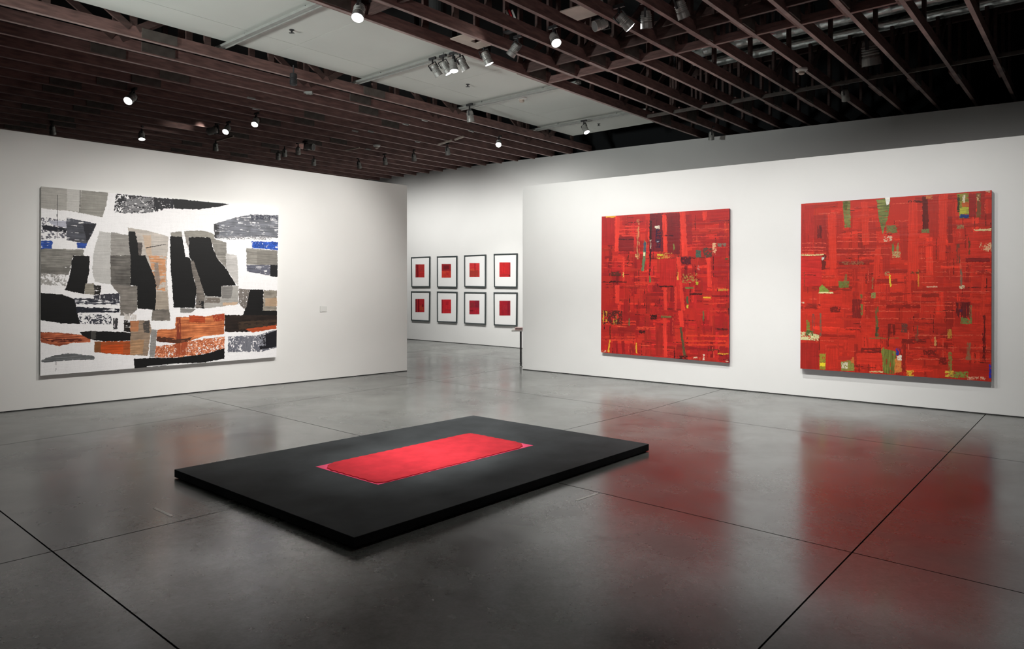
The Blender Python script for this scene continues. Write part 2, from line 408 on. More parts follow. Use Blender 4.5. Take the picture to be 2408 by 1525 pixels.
def adir(px, py, h, tgt): return tgt-hz(px, py, EYE+h)
DN = Vector((0, 0, -1)); CAMD = Vector((0, -1, 0)); RT = Vector((1, 0, 0))
g1 = 'spotlights hung among the joists'
spotlight(845, 22, 2.62, Vector((-.05, -.55, -1)), True, 'large lit spotlight under the first joist right of the white soffit, at the top edge', 1.1)
spotlight(1303, 88, 2.66, Vector((.25, -.75, -1)), True, 'lit spotlight shining towards us between the joists, right of the white soffit')
spotlight(311, 229, 2.66, Vector((-.1, -1, -.8)), True, 'brightest lit spotlight under the left joists, leftmost of the lit ones', 1.15)
spotlight(602, 283, 2.66, Vector((.02, -.8, -1)), True, 'lit spotlight under the left joists, uppermost of the close pair right of centre')
spotlight(535, 302, 2.66, Vector((-.05, -.9, -.9)), True, 'lit spotlight under the left joists beside a grey one aimed left')
spotlight(333, 315, 2.66, Vector((.2, -.3, -1)), True, 'lit spotlight low under the left joists, just above the left wall')
spotlight(1173, 334, 2.66, Vector((-.05, -1, -.8)), True, 'lit spotlight under the left joists near the far wall')
spotlight(1375, 300, 2.765, Vector((.35, -.45, -1)), True, 'lit spotlight hanging from the farthest track on the soffit', 1.0)
spotlight(1022, 161, 2.765, Vector((.65, .35, -1)), False, 'first grey spotlight from the left on the track of four')
spotlight(1046, 155, 2.765, Vector((.6, .1, -1)), True, 'second spotlight from the left on the track of four, its lens edge lit')
spotlight(1066, 149, 2.765, Vector((.1, -.2, -1)), True, 'third spotlight from the left on the track of four, lens lit')
spotlight(1086, 146, 2.765, Vector((.55, .4, -1)), False, 'fourth grey spotlight from the left on the track of four')
spotlight(1142, 131, 2.70, Vector((.45, .12, -1)), True, 'grey spotlight with a lit rim below the joist right of the track of four')
spotlight(1212, 112, 2.72, Vector((-.6, .4, -.8)), False, 'grey spotlight aimed left, under the second joist right of the soffit')
spotlight(1418, 57, 2.74, Vector((-.9, -.35, -.35)), False, 'fat grey spotlight seen from behind between the joists, beside the pale cover board')
spotlight(1464, 45, 2.70, Vector((.8, .1, -.8)), True, 'grey spotlight with a bright lens edge across a joist, top right of centre', 1.1)
spotlight(1519, 38, 2.70, Vector((.1, .3, -1)), False, 'upright grey spotlight hanging between two joists, right of the bright edged one', 1.1)
spotlight(1600, 14, 2.66, Vector((.45, .35, -1)), False, 'grey spotlight at the top edge above the right joists', 1.1)
spotlight(1987, 219, 2.66, Vector((.4, .5, -1)), False, 'dim spotlight alone under the dark right joists')
spotlight(2046, 113, 2.95, Vector((.2, .2, -1)), False, 'long dim fixture hanging in the dark right roof', 2.0, False)
spotlight(1105, 268, 2.78, Vector((.1, .4, -1)), False, 'grey spotlight on the left end of the track near the smoke detector', 1.15)
spotlight(505, 306, 2.66, Vector((-.9, .3, -.1)), False, 'grey spotlight aimed left that lights the joist beside it', 1.2)
spotlight(724, 345, 2.66, Vector((.95, -.25, -.1)), False, 'grey spotlight aimed right that lights the joist beside it', 1.2)
for (px, py, lab) in ((123, 302, 'small grey spotlight far left, just above the left wall'),
                      (507, 342, 'small grey spotlight above the left wall below the joist lit pair'),
                      (654, 364, 'lower grey spotlight of the pair above the left wall'),
                      (669, 356, 'upper grey spotlight of the pair above the left wall'),
                      (701, 351, 'small grey spotlight left of the one aimed right'),
                      (738, 378, 'lowest small grey spotlight, just above the left wall'),
                      (844, 385, 'small grey spotlight above the left wall, leftmost of the four towards the far corner'),
                      (905, 376, 'small grey spotlight, second of the four towards the far corner'),
                      (973, 367, 'small grey spotlight, third of the four towards the far corner'),
                      (1052, 352, 'small grey spotlight, rightmost of the four towards the far corner'),
                      (1673, 315, 'tiny dim spotlight just above the far wall, right of the soffit')):
    spotlight(px, py, 2.68, Vector((.1 if px > 800 else -.15, .45, -1)), False, lab, .95, True, 'small grey spotlights above the left wall')
# their glows on the joists
def glow(px, py, dirv, p, ang=60):
    c = hz(px, py, EYE+2.70); spot(c, c+Vector(dirv), p, ang, 1, .03, (1, .93, .85), 'joist_glow')
glow(492, 303, Vector(-U)*.35+V*1.0+Vector((0, 0, .2)), 6, 50)
glow(738, 346, Vector(U)*.35+V*1.0+Vector((0, 0, .2)), 7, 50)
glow(1200, 112, Vector(-U)*1.0+V*.3+Vector((0, 0, .10)), 5)
# gear tubes above two spotlights; reflections painted in as white and red strips
for px, py, lab in ((1200, 50, 'metal gear tube with painted-in reflection stripes above the grey spotlight aimed left'), (1460, 5, 'metal gear tube with painted-in reflection stripes at the top edge above the bright edged spotlight')):
    c = hz(px, py, ZT+.12); u_, v_ = uv(c); kk = round(v_/(2.108*.2343)-.481/.2343-.5); v_ = (vk(kk)+vk(kk+1))/2; c = P(u_, v_, c.z); r = empty('gear_tube', c, lab, 'lamp gear')
    for i, m in enumerate(('white', 'redpig', 'white')):
        bm = bmesh.new(); q = c+RT*(.035*(i-1)); bar(bm, q+Vector((-.05, 0, .12)), q+Vector((.03, 0, -.09)), .018, .02); obj('strip', bm, M[m], r, q)
    bm = bmesh.new(); bar(bm, c+V*.12+DN*.12, c-V*.12+DN*.12, .07, .02); obj('bracket', bm, M['black'], r, c)
# black loudspeaker
c = hz(690, 188, ZB-.07); r = empty('ceiling_loudspeaker', c+Vector((0, 0, .1)), 'small black cylinder loudspeaker hanging under the joist at the soffit edge', 'loudspeaker')
bm = bmesh.new(); lathe(bm, [(.03, .09), (.048, .08), (.05, .02), (.042, .015), (.042, .0), (.05, -.005), (.05, -.06), (.03, -.075)], 20, Matrix.Translation(c)); obj('drum', bm, M['black'], r, c)
bm = bmesh.new(); bar(bm, c+Vector((0, 0, .08)), c+Vector((0, 0, .2)), .015, .015); obj('hanger', bm, M['black'], r, c)
bm = bmesh.new(); q = hz(727, 218, ZB-.03); bar(bm, q-RT*.05, q+RT*.05, .06, .035); obj('junction_box', bm, M['track'], r, q)
# smoke detectors
def detector(c, lab, s=1.0):
    r = empty('smoke_detector', c, lab, 'smoke detector')
    bm = bmesh.new(); lathe(bm, [(.062*s, .03*s), (.062*s, .012*s), (.05*s, 0), (.035*s, -.004*s)], 24, Matrix.Translation(c)); obj('base', bm, M['white'], r, c)
    bm = bmesh.new(); lathe(bm, [(.032*s, -.004*s), (.032*s, -.014*s), (.028*s, -.016*s), (.03*s, -.028*s), (.02*s, -.034*s)], 20, Matrix.Translation(c)); obj('chamber', bm, M['board'], r, c)
detector(hz(1227, 234, ZP-.03), 'round smoke detector on the white soffit', 1.35)
detector(hz(886, 345, ZB-.04), 'small round white detector under the left joists', 1.2)
detector(hz(1885, 168, ZB-.04), 'round pale detector under the dark right joists', 1.2)
# sprinkler heads
for px, py, lab in ((686, 70, 'tiny dark sprinkler head on the soffit nearest the camera'), (1100, 198, 'tiny dark sprinkler head on the soffit below the track of four'), (1408, 291, 'tiny dark sprinkler head at the far end of the soffit')):
    c = hz(px, py, ZP); r = empty('sprinkler_head', c, lab, 'sprinkler')
    bm = bmesh.new(); lathe(bm, [(.03, 0), (.03, -.006), (.012, -.01), (.010, -.035)], 14, Matrix.Translation(c)); obj('rose', bm, M['black'], r, c)
    bm = bmesh.new(); bar(bm, c+Vector((-.03, 0, -.038)), c+Vector((.03, 0, -.038)), .03, .004); obj('deflector', bm, M['black'], r, c)
# ducts in the dark roof
def duct(name, u, v0, v1, z, r_, lab, cat, m='chrome', seg=.16):
    root = empty(name, P(u, (v0+v1)/2, z), lab, cat)
    bm = bmesh.new(); prof = []; x = v0
    while x < v1: prof += [(r_, x), (r_*1.035, x+seg*.1), (r_, x+seg*.2)]; x += seg
    base = Matrix.Translation(P(u, 0, z)) @ Matrix(((U.x, 0, V.x, 0), (U.y, 0, V.y, 0), (0, 1, 0, 0), (0, 0, 0, 1)))
    lathe(bm, prof, 20, base); obj('tube', bm, M[m], root, P(u, (v0+v1)/2, z), True)
    x = v0+.4
    while x < v1:
        bm = bmesh.new(); uvbox(bm, u-.012, u+.012, x-.012, x+.012, z+r_, 5.98); obj('hanger', bm, M['black'], root, P(u, x, z)); x += 1.5
duct('air_duct', 9.32, -4.5, 4.6, 4.92, .12, 'upper silver foil air duct crossing the dark right roof', 'air duct')
duct('air_duct', 9.75, -4.5, 4.4, 4.86, .10, 'lower silver foil air duct crossing the dark right roof', 'air duct')
duct('conduit_pipe', 9.53, -4.5, 5.0, 4.78, .02, 'thin grey pipe running between the two silver ducts', 'pipe', 'track', .5)
c = hz(1027, 15, 4.9)
r = empty('ventilation_duct', c, 'short dark round duct end above the joists right of the large lit spotlight', 'air duct')
bm = bmesh.new(); lathe(bm, [(.12, -.12), (.12, .2), (.10, .2), (.10, -.1)], 24, Matrix.Translation(c)); obj('tube', bm, M['gap'], r, c)
bm = bmesh.new(); lathe(bm, [(.125, .1), (.13, .1), (.13, .13), (.125, .13)], 24, Matrix.Translation(c)); obj('collar', bm, M['track'], r, c)

# ------------------------------------------------------------------ paintings: raster painter in numpy
def hom(src, dst):
    A_ = []; b_ = []
    for (x, y), (X, Y) in zip(src, dst):
        A_.append([x, y, 1, 0, 0, 0, -X*x, -X*y]); b_.append(X); A_.append([0, 0, 0, x, y, 1, -Y*x, -Y*y]); b_.append(Y)
    h = np.linalg.solve(np.array(A_, float), np.array(b_, float)); return np.append(h, 1).reshape(3, 3)
class Canvas:
    def __init__(s, W, H, corners, base, seed=0):
        s.W, s.H = W, H; s.rs = np.random.RandomState(seed)
        s.M = hom(corners, [(0, 0), (W, 0), (W, H), (0, H)])
        s.img = np.ones((H, W, 3))*np.array(base, float)
        s.h = np.zeros((H, W))
    def noise(s, h, w, sy, sx, oct=1):
        out = np.zeros((h, w)); amp = 1; tot = 0
        for o in range(oct):
            gy, gx = max(2, int(h/max(sy, .8))+2), max(2, int(w/max(sx, .8))+2)
            g_ = s.rs.rand(gy, gx)
            y = np.linspace(0, gy-1.001, h); x = np.linspace(0, gx-1.001, w)
            yi, xi = y.astype(int), x.astype(int); fy = (y-yi)[:, None]; fx = (x-xi)[None, :]
            fy = fy*fy*(3-2*fy); fx = fx*fx*(3-2*fx)
            a = g_[yi][:, xi]; b = g_[yi][:, xi+1]; c = g_[yi+1][:, xi]; d = g_[yi+1][:, xi+1]
            out += amp*((a*(1-fx)+b*fx)*(1-fy)+(c*(1-fx)+d*fx)*fy); tot += amp; amp *= .6; sy /= 2; sx /= 2
        return out/tot
    def tr(s, pts):
        p = np.array([[x, y, 1] for x, y in pts], float) @ s.M.T; return p[:, :2]/p[:, 2:3]
    def poly(s, pts, col, st='h', amt=.12, dry=0, alpha=1, jit=1.5, col2=None, raw=False, hgt=.3):
        p = np.array(pts, float) if raw else s.tr(pts)
        pad = int(jit*2)+2
        x0, x1 = max(0, int(p[:, 0].min())-pad), min(s.W, int(p[:, 0].max())+pad+1)
        y0, y1 = max(0, int(p[:, 1].min())-pad), min(s.H, int(p[:, 1].max())+pad+1)
        if x1-x0 < 1 or y1-y0 < 1: return
        h, w = y1-y0, x1-x0
        X, Y = np.meshgrid(np.arange(x0, x1)+.5, np.arange(y0, y1)+.5)
        if jit:
            X = X+(s.noise(h, w, 5, 5, 2)-.5)*2*jit; Y = Y+(s.noise(h, w, 5, 5, 2)-.5)*2*jit
        m = np.zeros((h, w), bool); n = len(p); j = n-1
        for i in range(n):
            xi, yi = p[i]; xj, yj = p[j]
            cnd = ((yi > Y) != (yj > Y)); dy = (yj-yi) if abs(yj-yi) > 1e-9 else 1e-9
            m ^= cnd & (X < (xj-xi)*(Y-yi)/dy+xi); j = i
        sy, sx = {'h': (1.6, 40), 'v': (40, 1.6), 'b': (6, 6), 'n': (2.5, 2.5)}[st]
        t = s.noise(h, w, sy, sx, 2)*.65+s.noise(h, w, 14, 14, 3)*.35
        c = np.array(col, float)
        if col2 is not None: cc = c+(np.array(col2, float)-c)*np.clip((t-.35)/.3, 0, 1)[..., None]
        else: cc = np.ones((h, w, 3))*c
        cc = cc*(1+(t-.5)[..., None]*2*amt*1.6)
        a = m.astype(float)*alpha
        if dry:
            t2 = s.noise(h, w, sy, sx*.5 if st == 'h' else sx, 2)*.55+s.noise(h, w, 9, 9, 3)*.45
            a = a*np.clip((t2-(.28+.3*dry))/.06, 0, 1)
        s.img[y0:y1, x0:x1] = s.img[y0:y1, x0:x1]*(1-a[..., None])+cc*a[..., None]
        s.h[y0:y1, x0:x1] += a*(hgt+(t-.5)*hgt)
    def rect(s, x0, y0, x1, y1, col, **k): s.poly([(x0, y0), (x1, y0), (x1, y1), (x0, y1)], col, **k)
    def mesh(s, name, C4, nrm, m, relief=.004):
        """C4: TL,TR,BR,BL world; nrm outward. cell-coloured grid with fine relief"""
        H, W = s.H, s.W
        a = np.linspace(0, 1, W+1)[None, :, None]; b = np.linspace(0, 1, H+1)[:, None, None]
        TL, TR, BR, BL = [np.array(c) for c in C4]
        pos = (TL*(1-a)+TR*a)*(1-b)+(BL*(1-a)+BR*a)*b
        hh = np.zeros((H+1, W+1)); hp = np.minimum(s.h, 3); hh[:-1, :-1] = hp; hh[1:-1, 1:-1] = (hp[1:, 1:]+hp[:-1, 1:]+hp[1:, :-1]+hp[:-1, :-1])/4
        hh[0] = hh[-1] = 0; hh[:, 0] = hh[:, -1] = 0
        pos = pos+np.array(nrm)*(hh[..., None]*relief/3)
        org = (TL+BR)/2; pos = (pos-org).reshape(-1, 3)
        idx = np.arange((H+1)*(W+1)).reshape(H+1, W+1)
        q = np.stack([idx[:-1, :-1], idx[1:, :-1], idx[1:, 1:], idx[:-1, 1:]], -1).reshape(-1)
        me = bpy.data.meshes.new(name); me.vertices.add(len(pos)); me.vertices.foreach_set('co', pos.ravel())
        me.loops.add(len(q)); me.loops.foreach_set('vertex_index', q); me.polygons.add(H*W)
        me.polygons.foreach_set('loop_start', np.arange(0, len(q), 4)); me.update(calc_edges=True)
        im = s.img*(1+(s.rs.rand(H, W, 1)-.5)*.04+(s.noise(H, W, 1, 18, 2)[..., None]-.5)*.05+(s.noise(H, W, 18, 1, 2)[..., None]-.5)*.035)
        im = np.clip(im, 0, 255)/255; lin = np.where(im <= .04045, im/12.92, ((im+.055)/1.055)**2.4)
        lin = lin*.94; lin[..., 1:] = lin[..., 1:]*.97+lin[..., :1]*.012; lin = np.concatenate([lin, np.ones((H, W, 1))], -1).reshape(-1, 4)
        at = me.color_attributes.new('Col', 'FLOAT_COLOR', 'CORNER'); at.data.foreach_set('color', np.repeat(lin, 4, 0).ravel())
        me.polygons.foreach_set('use_smooth', np.ones(H*W, bool)); me.materials.append(m); me.validate()
        return me, Vector(org)
def hang(cnv, pix, p0, nback, depth, label, cat, edge, tilt=(0, 0, 0, 0)):
    """pix TL,TR,BR,BL; canvas front stands depth off the wall plane"""
    n = -nback; C = [onplane(x, y, p0+n*depth, nback) for x, y in pix]
    base = (C[2]+C[3])/2 - n*depth*.5
    r = empty('painting', base, label, cat)
    me, org = cnv.mesh('paint_surface', C, n, M['paint'])
    o = bpy.data.objects.new('painted_surface', me); COL.objects.link(o); o.parent = r; o.location = org-base
    bm = bmesh.new(); prism(bm, [c-n*.0008 for c in C], [c-n*(depth-.012) for c in C]); obj('stretched_canvas', bm, edge, r, base)
    bm = bmesh.new(); c0 = (C[0]+C[1]+C[2]+C[3])/4
    ins = [c0+(c-c0)*.86 for c in C]; ins2 = [c0+(c-c0)*.80 for c in C]
    for i in range(4):
        j = (i+1) % 4
        prism(bm, [ins[i]-n*(depth-.013), ins[j]-n*(depth-.013), ins2[j]-n*(depth-.013), ins2[i]-n*(depth-.013)], [x-n*(depth-.0005) for x in (ins[i], ins[j], ins2[j], ins2[i])])
    obj('stretcher', bm, M['board'], r, base)
    return r, C

def S5(pts): return [(60+x/2.933, 400+y/2.933) for x, y in pts]
K = (22, 22, 22)
c1 = Canvas(560, 440, [(97, 438), (655, 489), (650, 839), (95, 883)], (252, 252, 252), 3)
def q(pts, col, **k): c1.poly(S5(pts), col, **k)
q([(100, 105), (580, 155), (570, 235), (540, 325), (330, 285), (100, 262)], (176, 174, 167), amt=.08)
q([(290, 120), (392, 135), (385, 290), (292, 275)], (206, 205, 200), amt=.05, alpha=.8)
q([(395, 140), (578, 155), (568, 235), (540, 325), (382, 292)], (152, 150, 142), amt=.12)
q([(110, 325), (290, 345), (290, 470), (105, 478)], (95, 95, 105), dry=.75, st='n')
q([(112, 378), (290, 402), (285, 435), (120, 412)], (30, 32, 42), dry=.3)
q([(160, 350), (290, 352), (288, 400), (170, 372)], (190, 192, 205), amt=.1)
q([(285, 328), (500, 370), (470, 440), (430, 512), (290, 482)], (78, 80, 88), amt=.3, dry=.12)
q([(400, 370), (498, 372), (465, 445), (430, 500), (420, 440)], (35, 35, 42), dry=.3)
q([(105, 540), (412, 550), (405, 592), (335, 592), (318, 672), (105, 672)], (140, 138, 131), amt=.22)
q([(105, 670), (318, 672), (300, 725), (105, 715)], (118, 116, 110), amt=.2)
q([(105, 710), (300, 720), (280, 800), (105, 790)], (165, 163, 158), dry=.6, st='n')
q([(105, 487), (188, 490), (185, 545), (105, 545)], (44, 82, 168), amt=.3, dry=.05)
q([(362, 500), (430, 505), (425, 540), (362, 540)], (44, 78, 160), amt=.25)
q([(335, 590), (452, 595), (445, 720), (425, 800), (410, 855), (275, 830), (310, 730)], K)
q([(420, 785), (480, 780), (490, 860), (415, 855)], (150, 145, 132), amt=.2)
q([(480, 790), (530, 800), (525, 860), (485, 858)], (38, 36, 34), dry=.2)
q([(520, 422), (605, 435), (612, 590), (600, 790), (485, 770), (468, 680), (480, 560)], (200, 199, 195), amt=.06)
q([(600, 430), (735, 452), (738, 592), (600, 592)], (158, 155, 149), amt=.14)
q([(595, 590), (742, 590), (738, 840), (600, 790)], (104, 101, 96), amt=.3)
q([(600, 785), (740, 800), (785, 800), (785, 960), (730, 1010), (665, 1000), (662, 860)], (128, 123, 116), amt=.2)
q([(715, 398), (860, 420), (1000, 460), (985, 700), (1010, 1038), (885, 1038), (912, 800), (840, 590), (775, 590)], (197, 190, 181), amt=.10)
q([(860, 590), (980, 595), (978, 835), (915, 830)], (205, 150, 108), amt=.18, dry=.35)
q([(820, 450), (880, 450), (880, 600), (850, 590)], (206, 178, 150), amt=.1, alpha=.7)
q([(900, 640), (925, 640), (945, 760), (925, 830), (905, 760)], (130, 126, 122), alpha=.7)
q([(890, 960), (1003, 958), (1012, 1038), (880, 1038)], (122, 116, 108), amt=.25)
q([(912, 840), (990, 840), (1000, 960), (905, 960)], (160, 148, 132), amt=.15, alpha=.8)
q([(780, 500), (820, 500), (812, 590), (792, 590)], (90, 84, 80), amt=.3)
q([(722, 425), (768, 425), (785, 500), (792, 590), (840, 590), (895, 720), (915, 800), (908, 965), (785, 955), (783, 800), (738, 795), (735, 590), (725, 500)], K)
q([(840, 535), (985, 510), (985, 514), (845, 541)], (70, 66, 62), jit=.6)
q([(1015, 432), (1130, 418), (1250, 420), (1310, 442), (1312, 500), (1290, 500), (1280, 468), (1015, 462)], (150, 147, 138), amt=.12)
q([(1010, 458), (1092, 460), (1118, 595), (1150, 610), (1165, 720), (1192, 815), (1180, 950), (1035, 948), (1015, 700)], K)
q([(1088, 425), (1104, 422), (1140, 560), (1132, 603), (1116, 598), (1095, 470)], (250, 250, 250), jit=.8)
q([(1110, 425), (1138, 462), (1138, 540), (1120, 500)], (140, 136, 130))
q([(1138, 463), (1285, 465), (1300, 530), (1335, 615), (1400, 690), (1460, 795), (1360, 800), (1360, 875), (1250, 870), (1205, 740), (1170, 640), (1140, 600)], K)
q([(1150, 625), (1170, 625), (1210, 740), (1250, 870), (1245, 955), (1185, 950), (1192, 815), (1165, 720)], (118, 112, 105), amt=.3)
q([(1290, 468), (1330, 480), (1395, 500), (1395, 682), (1335, 612), (1303, 535)], (140, 137, 130), amt=.22)
q([(1390, 575), (1465, 590), (1475, 720), (1472, 800), (1450, 770), (1395, 680)], (196, 194, 190), amt=.12)
q([(1360, 800), (1475, 800), (1475, 925), (1330, 945), (1240, 955), (1250, 868), (1360, 878)], (170, 168, 162), amt=.1)
q([(1364, 803), (1440, 803), (1425, 885), (1364, 885)], (110, 108, 105), amt=.2, alpha=.7)
q([(1250, 880), (1350, 882), (1350, 915), (1250, 915)], (120, 112, 104), dry=.3)
q([(1370, 915), (1470, 910), (1465, 930), (1370, 935)], (214, 176, 140), alpha=.7)
q([(1080, 952), (1190, 955), (1155, 985), (1080, 985)], (140, 138, 134), amt=.15)
q([(1208, 905), (1240, 905), (1240, 955), (1208, 955)], (30, 30, 30), dry=.6, st='n')
q([(1310, 372), (1450, 330), (1560, 305), (1745, 312), (1745, 468), (1560, 462), (1315, 472)], (116, 119, 126), amt=.28, dry=.08)
q([(1560, 308), (1745, 312), (1745, 340), (1560, 345)], (60, 62, 75), dry=.5, st='n')
q([(1310, 370), (1345, 375), (1345, 470), (1315, 470)], (60, 60, 62), dry=.35)
q([(1330, 455), (1700, 455), (1700, 480), (1330, 478)], (150, 150, 152), dry=.6, st='n')
q([(1530, 540), (1738, 555), (1738, 655), (1530, 652)], (146, 143, 135), amt=.22)
q([(1600, 560), (1738, 560), (1738, 655), (1600, 655)], (120, 117, 110), alpha=.5)
q([(1530, 655), (1738, 655), (1738, 738), (1535, 702)], (98, 100, 112), amt=.25, dry=.08)
q([(1690, 655), (1738, 655), (1738, 738), (1690, 732)], (32, 32, 34))
q([(1562, 492), (1742, 495), (1742, 552), (1660, 545), (1570, 540)], (42, 84, 178), amt=.3, dry=.1, st='n')
q([(1478, 818), (1555, 825), (1525, 970), (1478, 920)], (120, 114, 108), dry=.25, st='n')
q([(1645, 830), (1735, 830), (1730, 972), (1640, 972)], (150, 144, 132), amt=.25)
q([(1655, 885), (1735, 880), (1735, 940), (1655, 940)], (196, 158, 120), alpha=.6)
q([(1553, 825), (1645, 825), (1640, 970), (1735, 970), (1735, 1005), (1500, 1012), (1530, 940)], K)
q([(1383, 1000), (1735, 1000), (1735, 1072), (1560, 1115), (1383, 1115)], (38, 30, 26), amt=.35)
q([(1470, 1045), (1735, 1030), (1735, 1072), (1480, 1100)], (66, 52, 40), dry=.3)
q([(1520, 1096), (1730, 1068), (1730, 1094), (1570, 1118)], (190, 82, 40), amt=.2)
q([(1405, 1145), (1600, 1140), (1690, 1110), (1735, 1103), (1735, 1222), (1640, 1250), (1405, 1255)], (110, 112, 122), dry=.38, st='n')
q([(1500, 1150), (1560, 1150), (1560, 1245), (1500, 1245)], (120, 122, 130), dry=.2, st='v')
q([(1610, 1150), (1735, 1103), (1735, 1215), (1680, 1228), (1620, 1235)], (28, 28, 34), amt=.2)
q([(1600, 1145), (1655, 1145), (1660, 1210), (1610, 1210)], (150, 152, 160), dry=.4, st='n')
q([(1050, 1015), (1250, 1010), (1382, 988), (1380, 1130), (1240, 1145), (1120, 1185), (1060, 1195), (915, 1178), (922, 1100), (1045, 1095)], (186, 100, 58), amt=.22, col2=(206, 124, 74))
q([(1050, 1020), (1085, 1018), (1085, 1180), (1050, 1185)], (140, 62, 40), dry=.3, st='v')
q([(1140, 1000), (1250, 1008), (1250, 1050), (1140, 1050)], (172, 72, 34), amt=.2)
q([(1300, 1000), (1380, 990), (1380, 1040), (1310, 1040)], (160, 60, 34), dry=.3, st='n')
q([(920, 1145), (1100, 1165), (1180, 1140), (1120, 1188), (1060, 1196), (915, 1180)], (82, 48, 34), dry=.2)
q([(912, 1212), (1050, 1198), (1240, 1162), (1382, 1148), (1380, 1232), (1240, 1268), (1040, 1292), (900, 1288)], (192, 96, 54), amt=.25, dry=.18, st='n', col2=(214, 142, 104))
q([(1040, 1200), (1130, 1180), (1130, 1270), (1040, 1285)], (168, 78, 44), dry=.25, st='v')
q([(878, 1100), (920, 1100), (905, 1285), (868, 1288)], (150, 148, 144), amt=.15)
q([(762, 1298), (900, 1292), (1050, 1292), (1250, 1265), (1382, 1228), (1380, 1298), (1240, 1325), (1035, 1332), (820, 1385), (762, 1385)], K)
q([(850, 1350), (1030, 1333), (1035, 1340), (850, 1356)], (225, 225, 225), jit=.6)
q([(100, 848), (250, 858), (340, 888), (365, 980), (385, 1063), (250, 1057), (100, 1035)], K)
q([(340, 880), (660, 895), (665, 930), (350, 925)], (50, 52, 62), dry=.62, st='h')
q([(355, 945), (560, 950), (660, 958), (660, 982), (360, 985)], (36, 38, 48), dry=.12, st='h')
q([(370, 990), (600, 1000), (605, 1065), (385, 1062)], (60, 62, 72), dry=.68, st='n')
q([(480, 868), (560, 855), (660, 850), (660, 895), (480, 895)], (60, 60, 68), dry=.2, st='v')
q([(615, 1020), (650, 1020), (645, 1095), (615, 1100)], (60, 60, 62), dry=.2, st='v')
q([(105, 1118), (230, 1120), (390, 1135), (457, 1160), (457, 1186), (330, 1190), (230, 1214), (105, 1188)], (158, 74, 46), amt=.3, col2=(186, 104, 70))
q([(105, 1155), (240, 1165), (400, 1160), (400, 1175), (240, 1190), (105, 1175)], (96, 40, 28), dry=.3)
q([(380, 1118), (460, 1108), (740, 1120), (737, 1176), (560, 1182), (455, 1168), (400, 1140)], (24, 24, 24))
q([(460, 1110), (495, 1110), (495, 1165), (460, 1168)], (86, 84, 80), alpha=.8)
q([(485, 1182), (737, 1178), (737, 1272), (690, 1272), (485, 1256)], (176, 84, 38), amt=.22)
q([(525, 1205), (685, 1200), (685, 1270), (525, 1255)], (204, 82, 24), amt=.15)
q([(485, 1182), (530, 1182), (530, 1258), (485, 1256)], (120, 84, 50), alpha=.7)
q([(735, 1040), (870, 1035), (880, 1100), (855, 1278), (735, 1272)], (156, 136, 116), amt=.2)
q([(735, 1172), (830, 1168), (820, 1268), (735, 1272)], (178, 140, 104), amt=.2)
q([(690, 1035), (737, 1035), (737, 1120), (690, 1110)], (34, 30, 28), dry=.1)
q([(735, 1040), (795, 1040), (790, 1112), (735, 1112)], (190, 128, 88), amt=.15)
q([(820, 1040), (868, 1038), (868, 1120), (830, 1120)], (80, 76, 72), dry=.2)
q([(690, 985), (780, 995), (780, 1030), (692, 1030)], (225, 220, 214), dry=.2, st='v')
q([(105, 1310), (200, 1275), (320, 1262), (430, 1275), (482, 1282), (482, 1306), (300, 1310), (160, 1325), (105, 1325)], (112, 115, 116), amt=.28)
q([(635, 163), (1030, 200), (1035, 265), (860, 295), (700, 300), (618, 292)], (40, 40, 44), dry=.5, st='n')
q([(900, 190), (1030, 200), (1035, 262), (900, 272)], (36, 36, 40), dry=.22, st='h')
q([(680, 200), (900, 190), (900, 290), (680, 295)], (130, 130, 132), dry=.4, st='h')
q([(1025, 196), (1200, 212), (1412, 233), (1350, 252), (1200, 272), (1040, 266)], (26, 26, 27))
q([(220, 170), (224, 170), (224, 470), (220, 470)], (60, 60, 62), jit=.5)
q([(211, 1320), (214, 1320), (214, 1385), (211, 1385)], (60, 60, 62), jit=.5)
q([(380, 140), (388, 140), (384, 290), (378, 290)], (100, 98, 92), jit=.8, alpha=.7)
hang(c1, [(97, 438), (655, 489), (650, 839), (95, 883)], Lb, Ln, .055, 'large black, white and grey abstract painting with orange and blue patches on the left wall', 'painting', M['canvas_white'])

def redfill(c, n, seed, pal, sw, grid):
    rs = np.random.RandomState(seed); W, H = c.W, c.H
    # patchwork blocks
    for i in range(grid):
        x, y = rs.rand()*W, rs.rand()*H; ww, hh = W*(.05+rs.rand()*.16), H*(.05+rs.rand()*.16)
        col = np.array(pal[rs.randint(len(pal))], float)*(.9+rs.rand()*.16)
        c.poly([(x, y), (x+ww, y+rs.randn()*2), (x+ww, y+hh), (x, y+hh)], col, st='h' if rs.rand() < .6 else 'v', amt=.08, alpha=.75, raw=True, jit=1.2)
    for i in range(n):
        ver = rs.rand() < .42; x, y = rs.rand()*W, rs.rand()*H
        if ver: ww, hh = W*(.006+rs.rand()*.035), H*(.06+rs.rand()*.22)
        else: ww, hh = W*(.06+rs.rand()*.24), H*(.004+rs.rand()*.022)
        sl = rs.randn()*.05*hh if ver else 0; col = np.array(pal[rs.randint(len(pal))], float)*(.82+rs.rand()*.3)
        c.poly([(x, y), (x+ww, y), (x+ww+sl, y+hh), (x+sl, y+hh)], col, st='v' if ver else 'h', amt=.12, dry=.0 if rs.rand() < .35 else .3, alpha=.85, raw=True, jit=1.2)
    # scratches and dark ridges
    for i in range(n//2):
        ver = rs.rand() < .5; x, y = rs.rand()*W, rs.rand()*H; l = (H if ver else W)*(.02+rs.rand()*.10); t = 1+rs.rand()*1.2
        col = sw[rs.randint(len(sw))]
        pts = [(x, y), (x+t, y), (x+t, y+l), (x, y+l)] if ver else [(x, y), (x+l, y), (x+l, y+t), (x, y+t)]
        c.poly(pts, col, st='n', dry=.35, raw=True, jit=1)
